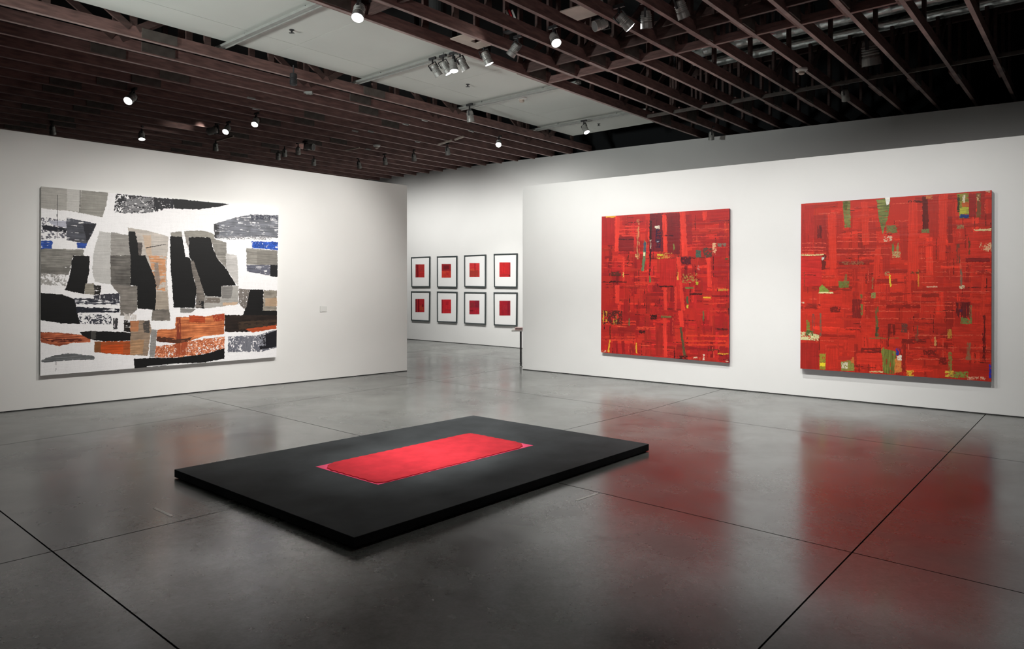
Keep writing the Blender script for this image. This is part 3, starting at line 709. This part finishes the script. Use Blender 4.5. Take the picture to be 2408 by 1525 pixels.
def S7(pts): return [(1360+x/3.316, 440+y/3.316) for x, y in pts]
R1 = [(1415, 509), (1715, 490), (1714, 853), (1413, 828)]
c2 = Canvas(330, 380, R1, (184, 34, 26), 11)
redfill(c2, 300, 21, [(182, 30, 24), (200, 38, 26), (168, 26, 28), (150, 24, 28), (214, 48, 30), (190, 30, 30), (176, 40, 28)], [(70, 16, 20), (96, 20, 22), (228, 80, 50), (210, 60, 40), (60, 20, 24), (90, 30, 20)], 70)
def r(pts, col, **k): c2.poly(S7(pts), col, **k)
def rr(x0, y0, x1, y1, col, **k): c2.poly(S7([(x0, y0), (x1, y0), (x1, y1), (x0, y1)]), col, **k)
MR = (112, 20, 30)
rr(180, 235, 285, 450, (168, 26, 30), alpha=.8, st='v'); rr(305, 370, 430, 500, (120, 22, 28), alpha=.8)
rr(555, 205, 660, 500, (98, 18, 34), alpha=.85, st='v'); rr(690, 200, 790, 520, MR, alpha=.8, st='v'); rr(835, 215, 885, 440, (140, 20, 28), alpha=.7)
rr(860, 180, 1170, 270, (170, 24, 26), alpha=.6); rr(310, 400, 430, 410, (80, 20, 24), dry=.3)
rr(950, 400, 1170, 540, (160, 26, 26), alpha=.6); rr(630, 555, 760, 770, (186, 28, 24), alpha=.9, st='v')
rr(1085, 560, 1170, 780, (160, 28, 26), alpha=.6); rr(500, 830, 625, 900, (150, 26, 24), alpha=.6)
BR_ = (222, 52, 36)
for P4 in ([(285, 225), (322, 225), (312, 500), (285, 500)], [(650, 215), (682, 215), (694, 505), (662, 510)], [(788, 190), (830, 190), (852, 530), (806, 540)],
           [(762, 540), (795, 540), (798, 720), (775, 725)], [(782, 740), (808, 740), (830, 960), (800, 960)], [(775, 960), (812, 960), (822, 1085), (790, 1085)],
           [(660, 780), (688, 780), (690, 960), (665, 960)], [(655, 1020), (685, 1020), (692, 1320), (668, 1322)], [(995, 550), (1030, 550), (1040, 780), (1008, 780)],
           [(285, 760), (320, 760), (318, 905), (288, 905)], [(745, 780), (765, 780), (765, 960), (750, 960)], [(305, 915), (330, 915), (328, 970), (308, 970)], [(965, 190), (1000, 190), (995, 260), (970, 260)], [(345, 540), (360, 540), (358, 750), (345, 750)]):
    r(P4, BR_, st='v', amt=.1)
for yy in (300, 325, 355, 372): rr(315, yy, 470, yy+10, (216, 54, 40), dry=.25)
for yy in (320, 380, 440, 465): rr(885, yy, 1170, yy+6, (208, 52, 40), dry=.3)
for yy in (575, 600, 620): rr(185, yy, 420, yy+7, (214, 50, 36), dry=.3)
for yy in (690, 735, 750): rr(435, yy, 600, yy+9, (220, 54, 34), dry=.15)
for yy in (1040, 1060, 1160, 1185): rr(185, yy, 445, yy+12, (214, 56, 32), dry=.25)
for yy in (1150, 1190, 1220): rr(840, yy, 1168, yy+14, (220, 58, 28), dry=.2)
for yy in (1085, 1100): rr(450, yy, 600, yy+10, (222, 60, 36), dry=.15)
for yy in (870, 900, 960): rr(975, yy, 1165, yy+9, (214, 56, 36), dry=.25)
rr(600, 1090, 655, 1310, (158, 34, 26), st='v', alpha=.8); rr(260, 1090, 440, 1140, (150, 30, 26), alpha=.6)
r([(552, 260), (572, 260), (566, 560), (550, 740), (552, 540)], (60, 18, 24), st='v', dry=.15)
rr(180, 733, 375, 742, (56, 22, 18), dry=.3); rr(625, 766, 740, 776, (60, 20, 20), dry=.2); rr(872, 825, 966, 836, (70, 20, 22), dry=.2); rr(610, 372, 740, 382, (70, 16, 26), dry=.3)
rr(800, 540, 875, 600, (90, 22, 34), dry=.2, st='n'); rr(555, 990, 610, 1030, (60, 20, 18), dry=.4, st='n'); rr(240, 660, 330, 690, (90, 40, 30), dry=.4, st='n'); rr(470, 1115, 520, 1140, (60, 22, 20), dry=.4, st='n')
rr(180, 960, 340, 1070, (90, 34, 28), dry=.5, st='n'); rr(1065, 1100, 1165, 1112, (70, 26, 24), dry=.4)
GR = (96, 118, 84)
r([(512, 405), (526, 430), (522, 560), (508, 655), (490, 652), (503, 520)], GR, st='v', amt=.25)
rr(508, 430, 524, 500, (70, 80, 100), dry=.2, st='v'); rr(505, 505, 520, 535, (225, 225, 180), jit=1)
rr(551, 690, 563, 742, (100, 116, 66)); rr(556, 410, 566, 480, (190, 180, 160), dry=.3)
rr(594, 300, 632, 322, (210, 200, 180), dry=.35, st='n'); rr(605, 410, 625, 430, (200, 205, 210), dry=.3); rr(600, 325, 640, 470, (50, 20, 50), dry=.5, st='n')
rr(612, 518, 662, 556, (206, 180, 50), dry=.45, st='n'); rr(668, 510, 730, 550, (210, 130, 60), dry=.6, st='n')
rr(455, 250, 475, 560, (200, 140, 90), dry=.72, st='v'); rr(345, 660, 352, 700, (220, 190, 90), dry=.3); rr(440, 520, 452, 545, (220, 170, 110), dry=.3)
rr(915, 490, 956, 546, (74, 92, 78), dry=.05, st='n'); rr(975, 470, 1040, 545, (86, 60, 50), dry=.35, st='n'); rr(1085, 436, 1152, 462, (118, 110, 96), dry=.3, st='n')
rr(1045, 435, 1075, 520, (220, 170, 130), dry=.6, st='n'); rr(930, 610, 940, 660, (200, 150, 140), dry=.4, st='n')
rr(810, 670, 925, 745, (170, 120, 60), dry=.68, st='n'); rr(830, 775, 898, 790, (120, 110, 60), dry=.2); rr(913, 735, 932, 760, (170, 165, 40), dry=.1); rr(768, 660, 780, 720, (220, 180, 70), dry=.5, st='v')
rr(972, 850, 1032, 864, (230, 170, 40), dry=.1); rr(840, 850, 857, 908, (80, 84, 56), st='v'); rr(842, 918, 856, 940, (200, 190, 60))
rr(640, 1000, 722, 1015, (120, 104, 60), dry=.1); rr(390, 1020, 400, 1080, (96, 104, 60)); rr(968, 960, 980, 1040, (104, 96, 60), dry=.3, st='v'); rr(290, 1000, 298, 1070, (150, 140, 60), dry=.3)
r([(787, 1088), (803, 1088), (836, 1310), (817, 1312)], (92, 78, 50), st='v', amt=.2)
r([(242, 1190), (250, 1190), (240, 1285), (226, 1285)], (236, 180, 44)); r([(445, 1212), (452, 1212), (458, 1296), (446, 1290)], (236, 176, 44)); rr(243, 1080, 252, 1180, (110, 36, 20))
rr(190, 960, 200, 1060, (220, 170, 50), dry=.4, st='v'); rr(212, 962, 222, 1050, (216, 150, 50), dry=.5, st='v'); rr(272, 1030, 280, 1070, (226, 180, 60), dry=.3)
rr(1085, 1293, 1170, 1304, (214, 160, 44), dry=.15); rr(215, 226, 288, 236, (226, 170, 40), dry=.1); rr(1090, 790, 1170, 806, (190, 130, 50), dry=.4, st='n'); rr(1145, 550, 1172, 568, (90, 80, 40), dry=.1)
rr(785, 1312, 850, 1340, (70, 24, 20), dry=.3, st='n'); rr(176, 1270, 215, 1286, (225, 170, 140), dry=.45, st='n'); rr(970, 1300, 985, 1350, (220, 190, 170), dry=.4, st='v'); rr(735, 440, 748, 500, (120, 120, 60), dry=.4, st='v')
rr(1010, 1262, 1090, 1272, (90, 50, 30), dry=.3); rr(895, 1320, 925, 1332, (220, 190, 160), dry=.4, st='n'); rr(1150, 1345, 1170, 1362, (225, 190, 160), dry=.4, st='n')
hang(c2, R1, Ra, Rn, .05, 'square deep red abstract painting with vertical strokes on the right wall, nearer the doorway', 'painting', M['canvas_red'])

def S8(pts): return [(1840+x/2.933, 420+y/2.933) for x, y in pts]
R2 = [(1884, 479), (2332, 447), (2331, 897), (1882, 866)]
c3 = Canvas(460, 440, R2, (196, 42, 22), 17)
redfill(c3, 330, 31, [(198, 42, 22), (212, 46, 24), (184, 38, 22), (170, 36, 24), (206, 44, 20), (218, 52, 28)], [(110, 26, 18), (130, 34, 20), (224, 84, 60), (214, 70, 50), (96, 24, 18)], 80)
def t(pts, col, **k): c3.poly(S8(pts), col, **k)
def tt(x0, y0, x1, y1, col, **k): c3.poly(S8([(x0, y0), (x1, y0), (x1, y1), (x0, y1)]), col, **k)
tt(130, 180, 215, 500, (176, 34, 34), alpha=.6, st='v'); tt(215, 250, 310, 500, (150, 32, 28), alpha=.6, st='v'); tt(370, 250, 415, 450, (176, 36, 24), alpha=.7, st='v')
for P4 in ([(310, 245), (365, 245), (372, 620), (325, 620)], [(540, 160), (590, 160), (600, 450), (550, 460)], [(870, 150), (930, 150), (938, 700), (860, 700)],
           [(1080, 105), (1140, 105), (1120, 560), (1078, 560)], [(640, 470), (680, 470), (660, 690), (620, 690)]):
    t(P4, (216, 50, 26), st='v', amt=.07)
for P4 in ([(690, 470), (740, 470), (745, 640), (690, 650)], [(800, 300), (862, 300), (862, 560), (820, 560)], [(1000, 120), (1078, 120), (1078, 400), (1010, 400)], [(590, 300), (640, 300), (650, 480), (600, 480)]):
    t(P4, (176, 40, 26), st='v', amt=.08, alpha=.85)
tt(1275, 365, 1440, 545, (208, 44, 24), alpha=.9); tt(130, 535, 270, 740, (200, 36, 30), alpha=.9); tt(1170, 1020, 1440, 1140, (200, 44, 24), alpha=.9)
tt(270, 800, 410, 1000, (204, 42, 22), alpha=.8); tt(540, 960, 640, 1090, (206, 44, 22), alpha=.8); tt(650, 960, 760, 1090, (180, 38, 22), alpha=.7); tt(1180, 1270, 1430, 1360, (178, 36, 22), alpha=.8)
tt(125, 1130, 250, 1310, (158, 30, 24), alpha=.8, st='v'); tt(300, 1170, 385, 1310, (202, 42, 22), alpha=.8, st='v'); tt(510, 1200, 685, 1280, (214, 48, 26), alpha=.9)
for yy in (440, 470, 490, 510): tt(135, yy, 300, yy+6, (224, 80, 60), dry=.3)
for yy in (380, 400, 430, 480, 520): tt(375, yy, 740, yy+5, (222, 74, 52), dry=.42)
for yy in (570, 600, 640, 670): tt(950, yy, 1435, yy+5, (218, 80, 56), dry=.45)
for yy in (810, 850, 870, 910, 960): tt(560, yy, 1190, yy+5, (220, 78, 54), dry=.5)
for yy in (775, 1075, 1240, 1160): tt(900, yy, 1430, yy+6, (216, 84, 60), dry=.4)
DK = (124, 30, 22)
tt(1262, 545, 1432, 574, (136, 22, 20)); tt(958, 790, 1078, 815, (150, 34, 20)); tt(715, 866, 950, 892, (150, 30, 18), dry=.1); tt(390, 575, 600, 592, DK, dry=.25); tt(270, 525, 300, 625, (110, 30, 22), dry=.15, st='v')
tt(480, 830, 545, 960, (130, 30, 24), dry=.3, st='v'); tt(330, 880, 400, 920, DK, dry=.35, st='n'); tt(820, 1105, 990, 1135, DK, dry=.25); tt(820, 1130, 850, 1330, (150, 34, 22), dry=.3, st='v'); tt(540, 1165, 680, 1200, DK, dry=.3)
tt(970, 1180, 1060, 1215, DK, dry=.3, st='n'); tt(1080, 1230, 1130, 1280, DK, dry=.3, st='n'); tt(650, 690, 790, 720, (160, 34, 22), dry=.2); tt(1380, 940, 1400, 1260, (110, 24, 20), dry=.4, st='v'); tt(725, 1000, 775, 1090, (120, 28, 20), dry=.3, st='v')
tt(200, 740, 480, 770, (150, 36, 22), dry=.3); tt(125, 860, 260, 900, (140, 34, 24), dry=.4); tt(410, 570, 560, 590, (150, 90, 60), dry=.55, st='n'); tt(150, 660, 230, 664, (100, 30, 20), dry=.2); tt(148, 640, 153, 740, (130, 60, 30), dry=.2)
GRN = (124, 122, 66)
t([(413, 155), (465, 152), (470, 335), (430, 338), (418, 230)], GRN, amt=.3, dry=.05)
t([(418, 155), (450, 155), (440, 220), (420, 210)], (90, 92, 40), dry=.2)
t([(648, 145), (742, 132), (730, 250), (690, 382), (660, 260)], (116, 122, 66), amt=.35, dry=.1); t([(703, 128), (742, 126), (736, 170), (718, 184)], (236, 236, 226))
tt(715, 320, 792, 372, (120, 116, 66), dry=.35, st='n'); tt(700, 395, 755, 430, (226, 190, 160), dry=.5, st='n'); tt(752, 435, 768, 515, (110, 120, 66), dry=.2, st='v'); tt(785, 440, 800, 540, (150, 130, 80), dry=.4, st='v'); tt(755, 500, 812, 545, (190, 160, 110), dry=.5, st='n')
tt(865, 150, 965, 165, (90, 26, 18), dry=.3, st='n')
t([(962, 122), (1000, 122), (1008, 360), (965, 360)], (104, 24, 18), st='v', amt=.2); tt(955, 345, 1012, 372, (120, 116, 70), dry=.25, st='n'); tt(990, 115, 1035, 140, (200, 110, 60), dry=.4, st='n')
t([(1202, 104), (1282, 98), (1288, 270), (1222, 272)], (140, 136, 56), amt=.3, dry=.08); tt(1222, 196, 1284, 240, (186, 182, 60), dry=.2); tt(1238, 160, 1284, 196, (190, 90, 36), dry=.15); tt(1205, 115, 1220, 230, (60, 60, 30), dry=.2); tt(1220, 246, 1288, 270, (36, 56, 120), dry=.1, st='v'); tt(1240, 110, 1262, 165, (220, 210, 180), dry=.4, st='v')
tt(1335, 98, 1368, 268, (128, 80, 44), dry=.2, st='v'); tt(1340, 110, 1362, 150, (200, 170, 120), dry=.5, st='n'); tt(1285, 105, 1335, 265, (140, 26, 24), alpha=.8)
t([(1318, 350), (1442, 340), (1442, 356), (1330, 358)], (226, 206, 150), dry=.12); tt(1200, 318, 1250, 345, (150, 120, 80), dry=.3, st='n'); tt(1360, 440, 1440, 500, (220, 170, 130), dry=.62, st='n'); tt(1280, 400, 1295, 520, (120, 60, 30), dry=.4, st='v'); tt(1400, 80, 1432, 95, (200, 160, 130), dry=.3)
t([(126, 522), (285, 520), (288, 526), (126, 532)], (214, 200, 140), dry=.05); tt(272, 540, 288, 560, (200, 200, 190), dry=.3)
tt(385, 705, 458, 752, (110, 120, 56), dry=.3, st='n'); t([(252, 745), (275, 730), (320, 770), (350, 785), (255, 790)], (130, 150, 60), dry=.15, st='n'); tt(250, 780, 350, 790, (220, 210, 150), dry=.2); tt(425, 655, 445, 720, (120, 110, 60), dry=.4, st='v')
t([(733, 655), (742, 660), (752, 740), (740, 742)], (232, 196, 50)); tt(704, 640, 735, 668, (180, 130, 90), dry=.35, st='n'); tt(932, 625, 941, 742, (220, 130, 40), dry=.12, st='v'); tt(880, 640, 940, 655, (120, 60, 30), dry=.5, st='n'); tt(990, 738, 1065, 746, (226, 170, 140), dry=.4)
tt(612, 785, 640, 822, (140, 140, 80), dry=.2, st='n'); tt(538, 862, 552, 938, (120, 120, 60), dry=.2, st='v'); tt(535, 795, 550, 822, (110, 110, 60), dry=.2, st='v'); tt(615, 680, 625, 760, (150, 110, 70), dry=.4, st='v'); tt(640, 880, 660, 1090, (104, 96, 56), dry=.35, st='v'); tt(602, 1093, 800, 1103, (140, 90, 50), dry=.4)
tt(1228, 955, 1308, 1000, (120, 124, 66), dry=.25, st='n'); tt(1195, 850, 1300, 960, (104, 26, 26), dry=.45, st='v'); tt(1222, 895, 1240, 920, (90, 30, 60), dry=.3); tt(1290, 870, 1305, 960, (150, 110, 70), dry=.4, st='v')
t([(165, 970), (186, 985), (190, 1060), (165, 1050)], (124, 130, 50), dry=.1); t([(122, 1052), (205, 1060), (262, 1085), (250, 1118), (122, 1108)], (206, 204, 150), dry=.32, st='n'); tt(160, 1045, 210, 1080, (80, 100, 50), dry=.3, st='n'); tt(255, 925, 268, 1080, (120, 90, 70), dry=.3, st='v'); tt(205, 930, 220, 1070, (130, 70, 60), dry=.4, st='v')
tt(255, 1205, 297, 1315, (150, 140, 44), dry=.15, st='n'); tt(258, 1268, 295, 1292, (236, 214, 40), dry=.1); t([(400, 1262), (450, 1250), (492, 1258), (494, 1325), (405, 1322)], (140, 140, 66), dry=.12, st='n'); tt(408, 1265, 450, 1310, (220, 214, 190), dry=.4, st='n'); tt(470, 1230, 492, 1270, (210, 110, 50), dry=.15)
t([(680, 1170), (700, 1172), (782, 1190), (785, 1250), (770, 1345), (698, 1340), (690, 1260)], (116, 120, 52), st='v', amt=.35, dry=.08); tt(690, 1160, 702, 1320, (130, 130, 60), dry=.3, st='v')
t([(775, 1240), (815, 1235), (822, 1330), (770, 1340)], (214, 130, 60), dry=.1, st='n'); tt(790, 1215, 820, 1250, (230, 220, 200), dry=.3, st='n'); tt(782, 1165, 802, 1215, (50, 60, 160), dry=.25, st='v'); tt(802, 1170, 815, 1200, (140, 30, 60), dry=.2)
tt(855, 1320, 905, 1365, (226, 180, 50), dry=.45, st='n'); tt(1138, 1038, 1166, 1098, (190, 130, 50), dry=.15, st='n'); tt(1045, 1090, 1060, 1150, (210, 150, 90), dry=.45, st='v'); tt(1142, 1195, 1168, 1370, (140, 120, 60), dry=.3, st='n'); tt(1165, 1330, 1280, 1372, (130, 140, 60), dry=.45, st='n'); tt(1120, 1320, 1180, 1365, (216, 180, 60), dry=.5, st='n')
tt(1225, 620, 1240, 752, (130, 100, 80), dry=.3, st='v'); tt(1200, 450, 1222, 580, (120, 60, 44), dry=.4, st='v'); tt(1220, 735, 1255, 756, (220, 200, 160), dry=.3, st='n'); tt(1270, 1365, 1400, 1385, (226, 160, 130), dry=.5, st='n'); tt(1425, 1280, 1441, 1372, (50, 50, 170), dry=.05); tt(1265, 1130, 1298, 1250, (150, 100, 70), dry=.5, st='v'); tt(600, 1325, 690, 1336, (220, 190, 130), dry=.35)
tt(820, 1000, 860, 1060, (110, 60, 50), dry=.4, st='n'); tt(915, 1010, 935, 1120, (130, 70, 50), dry=.5, st='v'); tt(130, 850, 150, 860, (220, 190, 160), dry=.3); tt(640, 1020, 665, 1085, (70, 66, 44), dry=.2, st='v'); tt(240, 320, 270, 410, (110, 26, 26), dry=.3, st='v')
hang(c3, R2, Ra, Rn, .075, 'large orange-red abstract painting with green notches along its top edge, on the right wall', 'painting', M['canvas_purple'])

# ------------------------------------------------------------------ eight framed prints on the far wall
fn = -Fn
def S9(x, y): return (960+x/7.626, 590+y/7.626)
FR = [[(48, 108), (385, 95), (382, 645), (55, 645)], [(512, 95), (868, 85), (868, 655), (515, 648)], [(1000, 75), (1385, 60), (1385, 650), (1003, 640)], [(1530, 50), (1950, 38), (1945, 655), (1535, 648)],
      [(48, 718), (385, 720), (378, 1262), (50, 1245)], [(512, 722), (872, 730), (866, 1285), (515, 1270)], [(1000, 733), (1385, 738), (1382, 1318), (1000, 1298)], [(1528, 738), (1950, 740), (1943, 1345), (1532, 1330)]]
RD = [(130, 237, 290, 472), (600, 232, 767, 476), (1098, 214, 1279, 466), (1635, 202, 1832, 464), (127, 857, 289, 1094), (597, 868, 768, 1115), (1096, 885, 1276, 1133), (1634, 890, 1831, 1155)]
PC = [[((185, 44, 44), None), ((0, 0, .12, 1), (130, 44, 48)), ((.14, 0, .33, 1), (120, 16, 26)), ((.33, .02, .9, .55), (176, 54, 52))],
      [((204, 56, 44), None), ((0, 0, 1, .5), (148, 26, 36)), ((.2, .1, .8, .4), (110, 24, 32)), ((0, .55, .8, .7), (216, 66, 44)), ((.5, .6, .75, .85), (190, 40, 40))],
      [((206, 48, 50), None), ((.48, 0, .62, 1), (170, 28, 34)), ((0, .5, .9, .95), (160, 56, 44)), ((.1, .4, .5, .55), (206, 74, 50))],
      [((202, 34, 36), None), ((.88, 0, 1, 1), (166, 28, 36)), ((0, .8, 1, .9), (176, 40, 40)), ((.85, .85, .97, .97), (90, 20, 30))],
      [((178, 38, 44), None), ((0, 0, .2, 1), (120, 36, 44)), ((.3, 0, .45, 1), (122, 12, 26)), ((.5, .5, .9, .85), (176, 72, 44)), ((.72, .4, .9, .62), (130, 24, 34))],
      [((202, 36, 46), None), ((0, 0, .12, 1), (140, 26, 36)), ((.45, .1, .75, .4), (176, 26, 40)), ((.4, .7, 1, .85), (180, 36, 44))],
      [((166, 32, 48), None), ((.55, 0, 1, .5), (128, 32, 50)), ((0, .7, .55, .78), (120, 14, 24)), ((.1, .15, .5, .5), (140, 44, 50)), ((.4, .6, 1, 1), (176, 30, 48))],
      [((162, 26, 42), None), ((.75, 0, .95, 1), (138, 24, 44)), ((.05, 0, .2, .9), (178, 28, 40)), ((.3, .3, .7, .6), (168, 38, 50))]]
pos_names = ['upper row leftmost', 'upper row second from left', 'upper row third from left', 'upper row rightmost', 'lower row leftmost', 'lower row second from left', 'lower row third from left', 'lower row rightmost']
desc = ['red square split by a dark stripe', 'red square darker in its top half', 'red square with a brownish lower half', 'plain bright red square', 'dark red square with an orange patch', 'bright red square with a dark left edge', 'crimson square with a dark short bar', 'plain deep crimson square']
for i in range(8):
    D = .035; px = [S9(*p) for p in FR[i]]
    C = [onplane(x, y, Fa+fn*D, Fn) for x, y in px]; base = (C[2]+C[3])/2
    rt = empty('framed_print', base, 'dark-framed print of %s, %s' % (desc[i], pos_names[i]), 'framed print', 'framed red prints on the far wall')
    c0 = (C[0]+C[1]+C[2]+C[3])/4
    wv = (C[1]-C[0]).normalized(); dv = Vector((0, 0, -1)); ins = [C[0]+wv*.026+dv*.026, C[1]-wv*.026+dv*.026, C[2]-wv*.026-dv*.026, C[3]+wv*.026-dv*.026]
    bm = bmesh.new()
    for a in range(4):
        b = (a+1) % 4; prism(bm, [C[a], C[b], ins[b], ins[a]], [x-fn*(D-.003) for x in (C[a], C[b], ins[b], ins[a])])
    obj('frame', bm, M['frame'], rt, base)
    bm = bmesh.new(); prism(bm, [x-fn*.014 for x in ins], [x-fn*.020 for x in ins]); obj('mat_board', bm, M['matboard'], rt, base)
    x0, y0, x1, y1 = RD[i]; pts = [S9(x0, y0), S9(x1, y0), S9(x1, y1), S9(x0, y1)]
    Q = [onplane(x, y, Fa+fn*(D-.0135), Fn) for x, y in pts]
    cv = Canvas(40, 56, pts, PC[i][0][0], 50+i)
    cv.poly([(-2, -2), (42, -2), (42, 58), (-2, 58)], PC[i][0][0], raw=True, st='v' if i % 2 else 'h', amt=.1, jit=0)
    for (a, b, c_, d), col in PC[i][1:]:
        cv.poly([(a*40, b*56), (c_*40, b*56), (c_*40, d*56), (a*40, d*56)], col, raw=True, st='n', amt=.12, alpha=.85, jit=.8)
    me, org = cv.mesh('print_surface', Q, fn, M['paint'], .0005)
    o = bpy.data.objects.new('print', me); COL.objects.link(o); o.parent = rt; o.location = org-base
# caption card on the left wall
C = [onplane(x, y, Lb-Ln*.008, Ln) for x, y in ((753, 719), (769, 720), (769, 732), (753, 733))]
bm = bmesh.new(); prism(bm, C, [c+Ln*.0075 for c in C]); tag(obj('caption_card', bm, M['white'], None, C[3]), 'small white caption card on the left wall right of the black and white painting', 'card')

# ------------------------------------------------------------------ plinth with red rectangle
ST = .07
top = [(410, 1103), (1113, 976), (1526, 1043), (833, 1263)]
T = [hz(x, y, ST) for x, y in top]; cc = sum(T, Vector())/4; base = Vector((cc.x, cc.y, 0))
pl = empty('floor_plinth', base, 'low black floor plinth with a glowing red rectangle on top', 'artwork')
bm = bmesh.new(); prism(bm, [Vector((p.x, p.y, .008)) for p in T], T)
bmesh.ops.bevel(bm, geom=list(bm.edges), offset=.002, segments=1, affect='EDGES')
obj('slab', bm, M['slab'], pl, base)
bm = bmesh.new(); ii = [cc+(p-cc)*.985 for p in T]; prism(bm, [Vector((p.x, p.y, 0)) for p in ii], [Vector((p.x, p.y, .009)) for p in ii]); obj('foot', bm, M['slabside'], pl, base)
rq = [(742, 1096.5), (1106, 1018), (1254, 1046.5), (889, 1139)]
Rr = [hz(x, y, ST+.0015) for x, y in rq]
bm = bmesh.new()
rc = sum(Rr, Vector())/4
prism(bm, [Vector((p.x, p.y, ST)) for p in Rr], Rr)
# trim the underlayer to its two pointed ends by covering; keep it just inside elsewhere
obj('underlayer', bm, M['pink'], pl, base)
# ragged red sheet, rounded corners
rs = random.Random(9); N = 220; pts = []
a0, a1, a3 = Rr[0], Rr[1]-Rr[0], Rr[3]-Rr[0]
L1, L3 = a1.length, a3.length
def sup(tn):
    # rounded-rectangle outline in [0,1]^2
    c, s_ = math.cos(tn), math.sin(tn); pass
    hx, hy = L1/2*.988, L3/2*.99; k = min(hx/abs(c) if abs(c) > 1e-6 else 1e9, hy/abs(s_) if abs(s_) > 1e-6 else 1e9)
    x, y = c*k, s_*k; rd = .20 if x*y > 0 else .07; cx_, cy_ = max(-(hx-rd), min(hx-rd, x)), max(-(hy-rd), min(hy-rd, y)); dx, dy = x-cx_, y-cy_
    l = math.hypot(dx, dy)
    if abs(x) > hx-rd and abs(y) > hy-rd and l > rd: x, y = cx_+dx/l*rd, cy_+dy/l*rd
    return x, y
dirx, diry = a1/L1, a3/L3; mid = a0+a1/2+a3/2
per = []
for i in range(720):
    per.append(sup(2*math.pi*i/720))
# resample evenly
acc = [0]
for i in range(1, 721): acc.append(acc[-1]+math.hypot(per[i % 720][0]-per[i-1][0], per[i % 720][1]-per[i-1][1]))
NN = 330
for i in range(NN):
    s_ = acc[-1]*i/NN; j = next(k for k in range(1, 721) if acc[k] >= s_)
    f_ = (s_-acc[j-1])/(max(1e-9, acc[j]-acc[j-1])); x = per[j-1][0]*(1-f_)+per[j % 720][0]*f_; y = per[j-1][1]*(1-f_)+per[j % 720][1]*f_
    wv = math.sin(s_*2*math.pi/.09)*.0045+rs.uniform(-.002, .002); l = math.hypot(x, y)
    pts.append((x*(1+wv/l), y*(1+wv/l)))
ring0 = [mid+dirx*x+diry*y for x, y in pts]
bm = bmesh.new()
lo = [bm.verts.new(Vector((p.x, p.y, ST+.0016))) for p in ring0]
hi = [bm.verts.new(Vector((p.x, p.y, ST+.009))+(mid-p).normalized()*.004) for p in ring0]
cv_ = bm.verts.new(Vector((mid.x, mid.y, ST+.011)))
for i in range(NN):
    j = (i+1) % NN; bm.faces.new((lo[i], lo[j], hi[j], hi[i])); bm.faces.new((hi[i], hi[j], cv_))
obj('red_sheet', bm, M['redpig'], pl, base)

# ------------------------------------------------------------------ table behind the right wall's end
tb = hz(1225, 861, 0); zt = EYE-(776-HZ)*tb.y/F
rt = empty('side_table', tb, 'thin-legged table edge showing past the end of the right wall', 'table')
hgt = zt
bm = bmesh.new(); x0 = (1203-1204)*tb.y/F; bm2 = None
prism(bm, [Vector((x0, tb.y-.05, zt-.02)), Vector((x0+1.2, tb.y-.05, zt-.02)), Vector((x0+1.2, tb.y+.6, zt-.02)), Vector((x0+.02, tb.y+.6, zt-.02))],
      [Vector((x0, tb.y-.05, zt)), Vector((x0+1.2, tb.y-.05, zt)), Vector((x0+1.2, tb.y+.6, zt)), Vector((x0+.02, tb.y+.6, zt))])
obj('table_top', bm, M['wood_top'], rt, tb+Vector((0, 0, zt)))
for dx, dy in ((0, 0), (.98, 0), (0.0, .5), (.98, .5)):
    q_ = tb+Vector((dx, dy, 0)); bm = bmesh.new(); bar(bm, q_, q_+Vector((0, 0, zt-.02)), .028, .028, Vector((0, 1, 0))); obj('leg', bm, M['black'], rt, q_)
    bm = bmesh.new(); lathe(bm, [(.03, 0), (.03, .006), (.016, .012)], 14, Matrix.Translation(q_)); obj('foot_pad', bm, M['track'], rt, q_)
b0 = Vector((( 1211-1204)*tb.y/F, tb.y, zt)); rt2 = empty('leaflet_stack', b0, 'pinkish stack of leaflets on the side table at the right wall end', 'leaflets')
for i in range(4):
    bm = bmesh.new(); o_ = Vector((.004*(i % 2), .01*(i % 3), .011*i)); prism(bm, [b0+o_+Vector(p) for p in ((0, 0, 0), (.3, 0, 0), (.3, .21, 0), (0, .21, 0))], [b0+o_+Vector(p) for p in ((0, 0, .010), (.3, 0, .010), (.3, .21, .010), (0, .21, .010))])
    obj('leaflet_pad', bm, M['pinkbook'], rt2, b0)

# ------------------------------------------------------------------ tape marks on the floor
for a, b, lab in (((1355, 1176), (1408, 1158), 'short white tape mark on the floor right of the black plinth'), ((362, 1193), (405, 1213), 'faint white tape mark on the floor left of the black plinth')):
    p, q_ = hz(*a, .0008), hz(*b, .0008); bm = bmesh.new(); bar(bm, p, q_, .022, .0012)
    tag(obj('tape_mark', bm, M['tape'], None, (p+q_)/2), lab, 'tape', 'tape marks on the floor')
